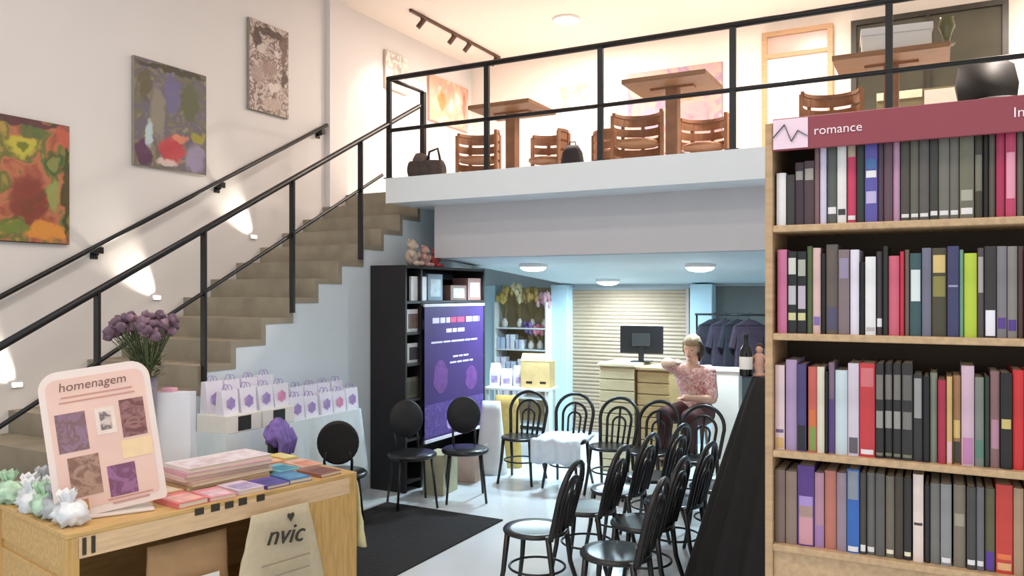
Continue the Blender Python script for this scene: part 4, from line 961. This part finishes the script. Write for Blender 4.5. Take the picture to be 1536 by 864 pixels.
# garment rail
gx, gy = at_d(1098, 9.0)
gr = thing('garment_rack', 'thin dark garment rail in front of the dark door', 'rack', (gx, gy, 0))
MB().tube([(-.42, 0, 1.66), (.42, 0, 1.66)], .012, 8).obj('rail', BLACK, gr)
for sg in (-1, 1):
    MB().tube([(sg*.40, 0, .03), (sg*.40, 0, 1.66)], .012, 8).obj('post', BLACK, gr)
    MB().tube([(sg*.40, -.22, .02), (sg*.40, .22, .02)], .014, 8).obj('foot', BLACK, gr)
for k, (dx, col, nm) in enumerate(((-.20, (46,44,54), 'charcoal shirt leftmost on the garment rail'), (-.07, (56,50,64), 'violet-grey shirt second on the garment rail'), (.06, (40,40,50), 'blue-black shirt third on the garment rail'), (.19, (60,48,62), 'plum black shirt rightmost on the garment rail'))):
    t = thing('shirt', nm, 'shirt', (gx+dx, gy, 1.66), .75, 'dark shirts on the garment rail')
    m = MB(); m.tube([(0, 0, .018), (.012, 0, .026), (.018, 0, .012), (.0, 0, -.03), (0, 0, -.05)], .003, 6); m.tube([(-.17, 0, -.12), (0, 0, -.05), (.17, 0, -.12)], .006, 6); m.obj('hanger', BLACK, t)
    m = MB(); prof = [(-.05, -.055), (.05, -.055), (.19, -.12), (.25, -.36), (.19, -.38), (.165, -.24), (.18, -.70), (-.18, -.70), (-.165, -.24), (-.19, -.38), (-.25, -.36), (-.19, -.12)]
    m.prism(prof, .05, T(0, .025, 0) @ RX90); o = m.obj('fabric', mat('shirt_%d_%d' % col[:2], col, .9, .2, 16), t)
    b = o.modifiers.new('b', 'BEVEL'); b.width = .015; b.segments = 2

# ================================================================ mezzanine cafe
oak = mat('cafe_oak', (146, 104, 72), .5, .2, 6, stretch=(1, 6, 6)); oakd = mat('cafe_oak_chair', (140, 96, 66), .5, .2, 8)
def cafe_table(label, x, y, w):
    t = thing('cafe_table', label, 'table', (x, y, ZM), 0, 'square wooden tables on the mezzanine')
    MB().box(-w/2, w/2, -.32, .32, .72, .765, .008).obj('tabletop', oak, t)
    m = MB(); m.box(-.055, .055, -.055, .055, .02, .73, .006); m.box(-.2, .2, -.05, .05, .70, .73, .004); m.obj('pedestal', oakd, t)
    m = MB(); m.box(-.24, .24, -.06, .06, 0, .03, .006); m.box(-.06, .06, -.24, .24, 0, .03, .006); m.obj('base', oakd, t)
    return t
cafe_table('square wooden pedestal table upstairs, leftmost of three', -3.90, 7.30, .70)
cafe_table('square wooden pedestal table upstairs before the mauve painting', -2.14, 7.10, .76)
cafe_table('square wooden pedestal table upstairs with a white box on top', -.35, 7.22, .84)
def slat_chair(label, x, y, rz):
    t = thing('slatted_chair', label, 'chair', (x, y, ZM), rz, 'slatted wooden tub chairs on the mezzanine')
    n = 16
    arc = [(.245*math.cos(PI*(1.08)*i/n-.13), .225*math.sin(PI*1.08*i/n-.13)) for i in range(n+1)]
    for k, z in enumerate((.20, .31, .42, .53, .64)):
        m = MB(); m.loft([[(x_*(1-.02*0), y_, z), (x_*1.06, y_*1.06, z), (x_*1.06, y_*1.06, z+.082), (x_, y_, z+.082)] for x_, y_ in arc], smooth=False); m.obj('slat', oakd, t)
    m = MB(); m.loft([[(x_*.97, y_*.97, .725), (x_*1.1, y_*1.1, .725), (x_*1.1, y_*1.1, .76), (x_*.97, y_*.97, .76)] for x_, y_ in arc], smooth=False); m.obj('top_rail', oakd, t)
    for i in (0, 4, 8, 12, 16):
        x_, y_ = arc[i]; MB().bar((x_*1.09, y_*1.09, 0), (x_*1.09, y_*1.09, .73), .035).obj('post', oakd, t)
    m = MB(); m.lathe([(.215, .40), (.225, .41), (.225, .435), (.2, .445)], 24); m.obj('seat', oak, t)
    return t
slat_chair('slatted wooden tub chair upstairs, leftmost, left of the first table', -4.82, 8.15, .0)
slat_chair('slatted wooden tub chair upstairs between first table and black backpack', -4.10, 8.55, -.5)
slat_chair('slatted wooden tub chair upstairs left of the middle table pedestal', -2.80, 8.03, .1)
slat_chair('slatted wooden tub chair upstairs right of the middle table pedestal', -2.24, 8.55, -.15)
slat_chair('slatted wooden tub chair upstairs partly behind a railing post', -3.42, 8.95, 1.9)
slat_chair('slatted wooden tub chair upstairs just above the crimson header', -.90, 8.02, .1)
bp = thing('backpack', 'black backpack standing on the mezzanine floor between two chairs', 'bag', (-3.62, 8.2, ZM+.001), .2)
bpm = mat('backpack_black', (36, 32, 38), .7, .2, 12)
m = MB(); m.loft([[(.13*s*math.copysign(abs(math.cos(2*PI*k/20))**.6, math.cos(2*PI*k/20)), .08*s*math.copysign(abs(math.sin(2*PI*k/20))**.6, math.sin(2*PI*k/20)), z) for k in range(20)] for s, z in ((.95, 0), (1.05, .06), (1, .3), (.85, .42), (.5, .50))]); m.obj('bag_body', bpm, bp)
MB().box(-.09, .09, -.11, -.07, .05, .25, .015).obj('front_pocket', bpm, bp)
MB().tube([(-.04, 0, .49), (-.03, 0, .54), (.03, 0, .54), (.04, 0, .49)], .008, 6).obj('handle', bpm, bp)
wb = thing('box', 'white box lying on the right table upstairs', 'box', (-.32, 7.18, ZM+.7655), .1)
MB().box(-.25, .25, -.15, .15, 0, .17, .006).obj('box_body', PAPER, wb); MB().box(-.26, .26, -.16, .16, .15, .21, .006).obj('lid', WHITE, wb)
vz = thing('vase', 'small olive glass vase at the right end of the upstairs table', 'vase', (.045, 7.05, ZM+.7655))
MB().lathe([(.05, 0), (.06, .015), (.02, .03), (.035, .09), (.06, .15), (.045, .21), (.05, .22), (.03, .2)], 20).obj('glass_body', mat('olive_glass', (110, 106, 70), .15, .1), vz)
# black office chair and grey cabinet at the right end
oc = thing('office_chair', 'black padded chair upstairs before the dark window', 'chair', (.42, 8.1, ZM), .2)
MB().lathe([(.20, .43), (.24, .45), (.24, .50), (.2, .52)], 24).obj('seat', pad_m, oc)
m = MB(); m.loft([[(.25*math.cos(PI*i/12), .20+.05*math.sin(PI*i/12), z), (.25*math.cos(PI*i/12), .26+.05*math.sin(PI*i/12), z)] for z in () for i in ()] or [[(-.22, .2, .52), (.22, .2, .52), (.22, .26, .52), (-.22, .26, .52)], [(-.25, .23, .72), (.25, .23, .72), (.25, .29, .72), (-.25, .29, .72)], [(-.22, .26, .90), (.22, .26, .90), (.22, .31, .90), (-.22, .31, .90)], [(-.10, .28, .98), (.10, .28, .98), (.10, .31, .98), (-.10, .31, .98)]]); m.obj('backrest', pad_m, oc)
for k in range(4):
    a = PI/4+k*PI/2; MB().tube([(.12*math.cos(a), .12*math.sin(a), .44), (.23*math.cos(a), .23*math.sin(a), .005)], .014, 8).obj('leg', BLACK, oc)
cb = thing('cabinet', 'low grey cabinet with a white edge upstairs before the dark window', 'cabinet', (-.16, 9.3, ZM))
MB().box(-.42, .42, -.2, .2, 0, .92, .005).obj('cabinet_body', mat('cabinet_olive', (104, 94, 66), .5, .1, 5), cb)
MB().box(.02, .36, -.215, -.2, .08, .90, .003).obj('door', mat('cabinet_grey', (190, 182, 170), .5, .04), cb)
MB().box(.36, .42, -.22, -.2, .02, .92, .003).obj('edge_strip', WHITE, cb)
MB().box(-.42, .0, -.21, -.2, .84, .92, .003).obj('edge_strip', mat('cabinet_cream', (210, 196, 170), .5), cb)
# dark bag by the corner post
dg_ = thing('duffel_bag', 'dark grey-brown duffel bag at the corner post of the mezzanine railing', 'bag', (-4.66, 6.85, ZM+.001), .25)
m = MB(); m.loft([[(x_, .13*r*math.cos(2*PI*k/20), .115+.13*r*math.sin(2*PI*k/20)*.85) for k in range(20)] for x_, r in ((-.19, .55), (-.17, .9), (0, 1.0), (.17, .9), (.19, .55))]); m.obj('bag_body', mat('duffel', (74, 62, 60), .85, .25, 14), dg_)
m = MB(); m.blob((-.06, 0, .22), (.1, .09, .07), 2, .4, 3, 2); m.obj('folded_jacket', mat('duffel_jacket', (104, 90, 86), .9, .3, 14), dg_)
m = MB(); m.tube([(.02, -.04, .2), (.04, -.03, .30), (.13, -.03, .33), (.16, -.04, .2)], .014, 6); m.obj('handle', BLACK, dg_)
# ================================================================ the person by the counter
def limbs(mb, joints, links, n=14):
    """tapering limbs with rounded joints; their union is fused into one skin by fuse()"""
    for a, b in links:
        pa, ra = joints[a]; pb, rb = joints[b]; pa = Vector(pa); pb = Vector(pb)
        ra = ra if isinstance(ra, tuple) else (ra, ra); rb = rb if isinstance(rb, tuple) else (rb, rb)
        k = 7
        for i in range(k):
            f = i/(k-1); c = pa.lerp(pb, f); rx = ra[0]+(rb[0]-ra[0])*f; ry = ra[1]+(rb[1]-ra[1])*f
            rz_r = max(rx, ry) if max(rx, ry) < .07 else min(rx, ry)
            mb.blob(c, (rx, ry, rz_r), 3)
        mb.tube([pa, pb], .02, n, rs=[min(ra)*.96, min(rb)*.96])
def fuse(o, m_, vox=.007, it=3):
    """voxel union of the overlapping pieces -> one continuous outer surface"""
    rm = o.modifiers.new('r', 'REMESH'); rm.mode = 'VOXEL'; rm.voxel_size = vox; rm.use_smooth_shade = True
    sm = o.modifiers.new('s', 'SMOOTH'); sm.factor = .5; sm.iterations = it
    bpy.context.view_layer.update()
    me = bpy.data.meshes.new_from_object(o.evaluated_get(bpy.context.evaluated_depsgraph_get()))
    b2 = bmesh.new(); b2.from_mesh(me); left = set(b2.verts); best = set()
    while left:
        v0 = left.pop(); isl = {v0}; st_ = [v0]
        while st_:
            for e in st_.pop().link_edges:
                for q_ in e.verts:
                    if q_ in left: left.discard(q_); isl.add(q_); st_.append(q_)
        if len(isl) > len(best): best = isl
    bmesh.ops.delete(b2, geom=[v for v in b2.verts if v not in best], context='VERTS'); b2.to_mesh(me); b2.free()
    o.modifiers.clear(); o.data = me
    me.materials.clear(); me.materials.append(m_)
    for p_ in me.polygons: p_.use_smooth = True; p_.material_index = 0
# local frame: faces -Y, seat at z .72, lean towards -X (counter)
J = {
 'pelvis': ((0, 0, .70), (.15, .11)), 'waist': ((-.005, -.01, .84), (.115, .09)), 'chest': ((-.015, -.03, 1.0), (.145, .10)), 'neck0': ((-.01, -.045, 1.11), (.07, .06)),
 'neck': ((0, -.055, 1.155), .05), 'head0': ((.005, -.07, 1.20), .06),
 'shR': ((-.15, -.03, 1.085), .058), 'elR': ((-.235, -.16, 1.14), .044), 'wrR': ((-.10, -.30, 1.155), .028), 'paR': ((-.05, -.335, 1.165), (.034, .018)),
 'shL': ((.15, -.04, 1.065), .058), 'elL': ((.21, -.10, .82), .045), 'wrL': ((.09, -.28, .84), .028), 'paL': ((.05, -.33, .845), (.034, .018)),
 'hipR': ((-.09, -.02, .67), .095), 'knR': ((-.13, -.42, .68), .065), 'anR': ((-.12, -.40, .30), .042), 'toR': ((-.13, -.54, .26), .035),
 'hipL': ((.09, -.02, .67), .095), 'knL': ((.12, -.42, .68), .065), 'anL': ((.11, -.38, .30), .042), 'toL': ((.12, -.52, .26), .035)}
LK = [('pelvis','waist'),('waist','chest'),('chest','neck0'),('neck0','neck'),('neck','head0'),('chest','shR'),('shR','elR'),('elR','wrR'),('wrR','paR'),('chest','shL'),('shL','elL'),('elL','wrL'),('wrL','paL'),
      ('pelvis','hipR'),('hipR','knR'),('knR','anR'),('anR','toR'),('pelvis','hipL'),('hipL','knL'),('knL','anL'),('anL','toL')]
px, py = -2.15, 7.88
ps = thing('person', 'person in pink floral top seated by the counter, one forearm raised across the chest', 'person', (px, py, .02), -.12)
ps.scale = (1.04, 1.04, 1.04)
mb = MB(); bm = mb.bm
limbs(mb, J, LK)
# head: shaped ellipsoid with jaw, nose, ears
HC = Vector((.01, -.10, 1.30)); HM = T(*HC) @ Matrix.Rotation(.38, 4, 'X') @ Matrix.Rotation(.15, 4, 'Y')
g = bmesh.ops.create_uvsphere(bm, u_segments=28, v_segments=22, radius=1)
for v in g['verts']:
    x, y, z = v.co
    jaw = 1-.32*max(0, -z)**1.3
    yy = y*.095*(1-.08*max(0, -z)); 
    v.co = HM @ Vector((x*.074*jaw, yy-(.012*max(0, -z) if y < 0 else 0), z*.112))
def bl(c, r):
    g = bmesh.ops.create_icosphere(bm, subdivisions=2, radius=1)
    for v in g['verts']: v.co = HM @ Vector((c[0]+v.co.x*r[0], c[1]+v.co.y*r[1], c[2]+v.co.z*r[2]))
bl((0, -.098, -.015), (.012, .018, .016)); bl((0, -.092, .005), (.008, .012, .025)); bl((0, -.083, -.056), (.022, .01, .008)); bl((0, -.075, -.092), (.024, .02, .016))
bl((-.074, .01, -.01), (.01, .018, .028)); bl((.074, .01, -.01), (.01, .018, .028)); bl((-.03, -.082, .022), (.022, .012, .006)); bl((.03, -.082, .022), (.022, .012, .006))
# hands: five fingers each, short chains merged by the remesh
def hand(w, p, curl, sgn):
    w = Vector(w); p = Vector(p); d = (p-w).normalized(); up = Vector((0, 0, 1)); s = d.cross(up).normalized(); n = s.cross(d)
    mb.tube([p-d*.03, p+d*.02, p+d*.045], .02, 10, rs=[.024, .034, .030])
    for k, ln in enumerate((.062, .072, .068, .054)):
        o = p+d*.04+s*(-.027+.018*k)
        mb.tube([o, o+d*ln*.5-n*curl*.3, o+d*ln*.85-n*curl], .0085, 8, rs=[.0095, .0085, .0075])
    o = p+s*sgn*.03; mb.tube([o-d*.01, o+s*sgn*.022+d*.015, o+s*sgn*.026+d*.045-n*.01], .009, 8, rs=[.012, .010, .008])
hand(J['wrR'][0], J['paR'][0], .012, -1); hand(J['wrL'][0], J['paL'][0], .02, 1)
skm = mat('skin', (214, 168, 140), .55, .05, 12)
bo = mb.obj('body', skm, ps)
fuse(bo, skm)
# eyes and mouth
for sg in (-1, 1):
    m = MB(); m.blob((sg*.03, -.083, .008), (.011, .006, .0055)); bmesh.ops.transform(m.bm, matrix=HM, verts=m.bm.verts[:]); m.obj('eye', mat('eye_dark', (50, 36, 30), .3, 0), ps)
m = MB(); m.blob((0, -.0925, -.056), (.02, .005, .006)); bmesh.ops.transform(m.bm, matrix=HM, verts=m.bm.verts[:]); m.obj('mouth', mat('lip', (170, 96, 90), .5, 0), ps)
# hair: shell over the skull, longer on her left side
m = MB(); g = bmesh.ops.create_uvsphere(m.bm, u_segments=32, v_segments=24, radius=1)
kill = []
for v in g['verts']:
    x, y, z = v.co
    lim = .30 if y < -.45 else (-.35 if y < .1 else -1)
    if z < lim: kill.append(v)
    w_ = 1+.05*noise.noise(Vector((x*6, y*2, z*2)))
    v.co = HM @ Vector((x*.088*w_, y*.108*w_+.008, z*.124*w_+.004))
bmesh.ops.delete(m.bm, geom=kill, context='VERTS'); m._mark(m.bm.faces, True)
h = m.obj('hair', mat('hair_light', (150, 124, 92), .6, .3, 20, stretch=(4, 1, 1)), ps); h.modifiers.new('s', 'SOLIDIFY').thickness = .012
m = MB(); m.tube([HM @ Vector(p) for p in ((.06, .0, .08), (.085, .01, .02), (.09, .0, -.06), (.075, -.01, -.13))], .03, 10, rs=[.02, .03, .03, .012]); m.tube([HM @ Vector(p) for p in ((-.06, .02, .08), (-.084, .02, .02), (-.085, .02, -.05), (-.075, .01, -.09))], .02, 10, rs=[.012, .016, .016, .008]); m.obj('hair_lock', mat('hair_dark', (54, 42, 36), .6, .2, 20), ps)
# clothes from the same joints, a little larger
JC = {k: (v[0], tuple(r*1.13+.006 for r in (v[1] if isinstance(v[1], tuple) else (v[1], v[1])))) for k, v in J.items()}
hem = {k: JC[k] for k in ('pelvis','waist','chest','neck0','shR','shL')}; hem['neck0'] = ((-.008, -.04, 1.075), (.075, .062))
hem['midR'] = (tuple(Vector(J['shR'][0]).lerp(Vector(J['elR'][0]), .85)), .060); hem['midL'] = (tuple(Vector(J['shL'][0]).lerp(Vector(J['elL'][0]), .85)), .060)
m = MB(); limbs(m, hem, [('pelvis','waist'),('waist','chest'),('chest','neck0'),('chest','shR'),('chest','shL'),('shR','midR'),('shL','midL')])
o = m.obj('floral_top', WHITE, ps); fuse(o, art_mat('floral', [(226,170,160),(236,196,184),(206,140,134),(240,206,196),(190,110,106),(230,180,170)], 16, 1, 51))
tr = {k: JC[k] for k in ('pelvis','hipR','knR','anR','hipL','knL','anL')}
m = MB(); limbs(m, tr, [('pelvis','hipR'),('hipR','knR'),('knR','anR'),('pelvis','hipL'),('hipL','knL'),('knL','anL')])
o = m.obj('trousers', WHITE, ps); fuse(o, mat('trousers_plum', (84, 48, 48), .8, .15, 12))
for sfx in 'RL':
    m = MB(); a = Vector(J['an'+sfx][0]); b = Vector(J['to'+sfx][0]); m.tube([a+Vector((0, .03, -.03)), a.lerp(b, .5)+Vector((0, 0, -.015)), b+Vector((0, -.01, 0))], .045, 10, rs=[.046, .046, .034]); m.obj('shoe', mat('shoe_dark', (50, 40, 40), .5), ps)
st = thing('bar_stool', 'wooden bar stool under the person by the counter', 'stool', (px, py, 0))
MB().lathe([(.15, .62), (.17, .625), (.17, .65), (.15, .655)], 24).obj('seat', WOOD, st)
for k in range(4):
    a = PI/4+k*PI/2; MB().tube([(.11*math.cos(a), .11*math.sin(a), .625), (.18*math.cos(a), .18*math.sin(a), .004)], .015, 8).obj('leg', WOOD, st)
MB().tube([(.16*math.cos(2*PI*k/24), .16*math.sin(2*PI*k/24), .22) for k in range(24)], .01, 8, closed=True).obj('foot_ring', BLACK, st)
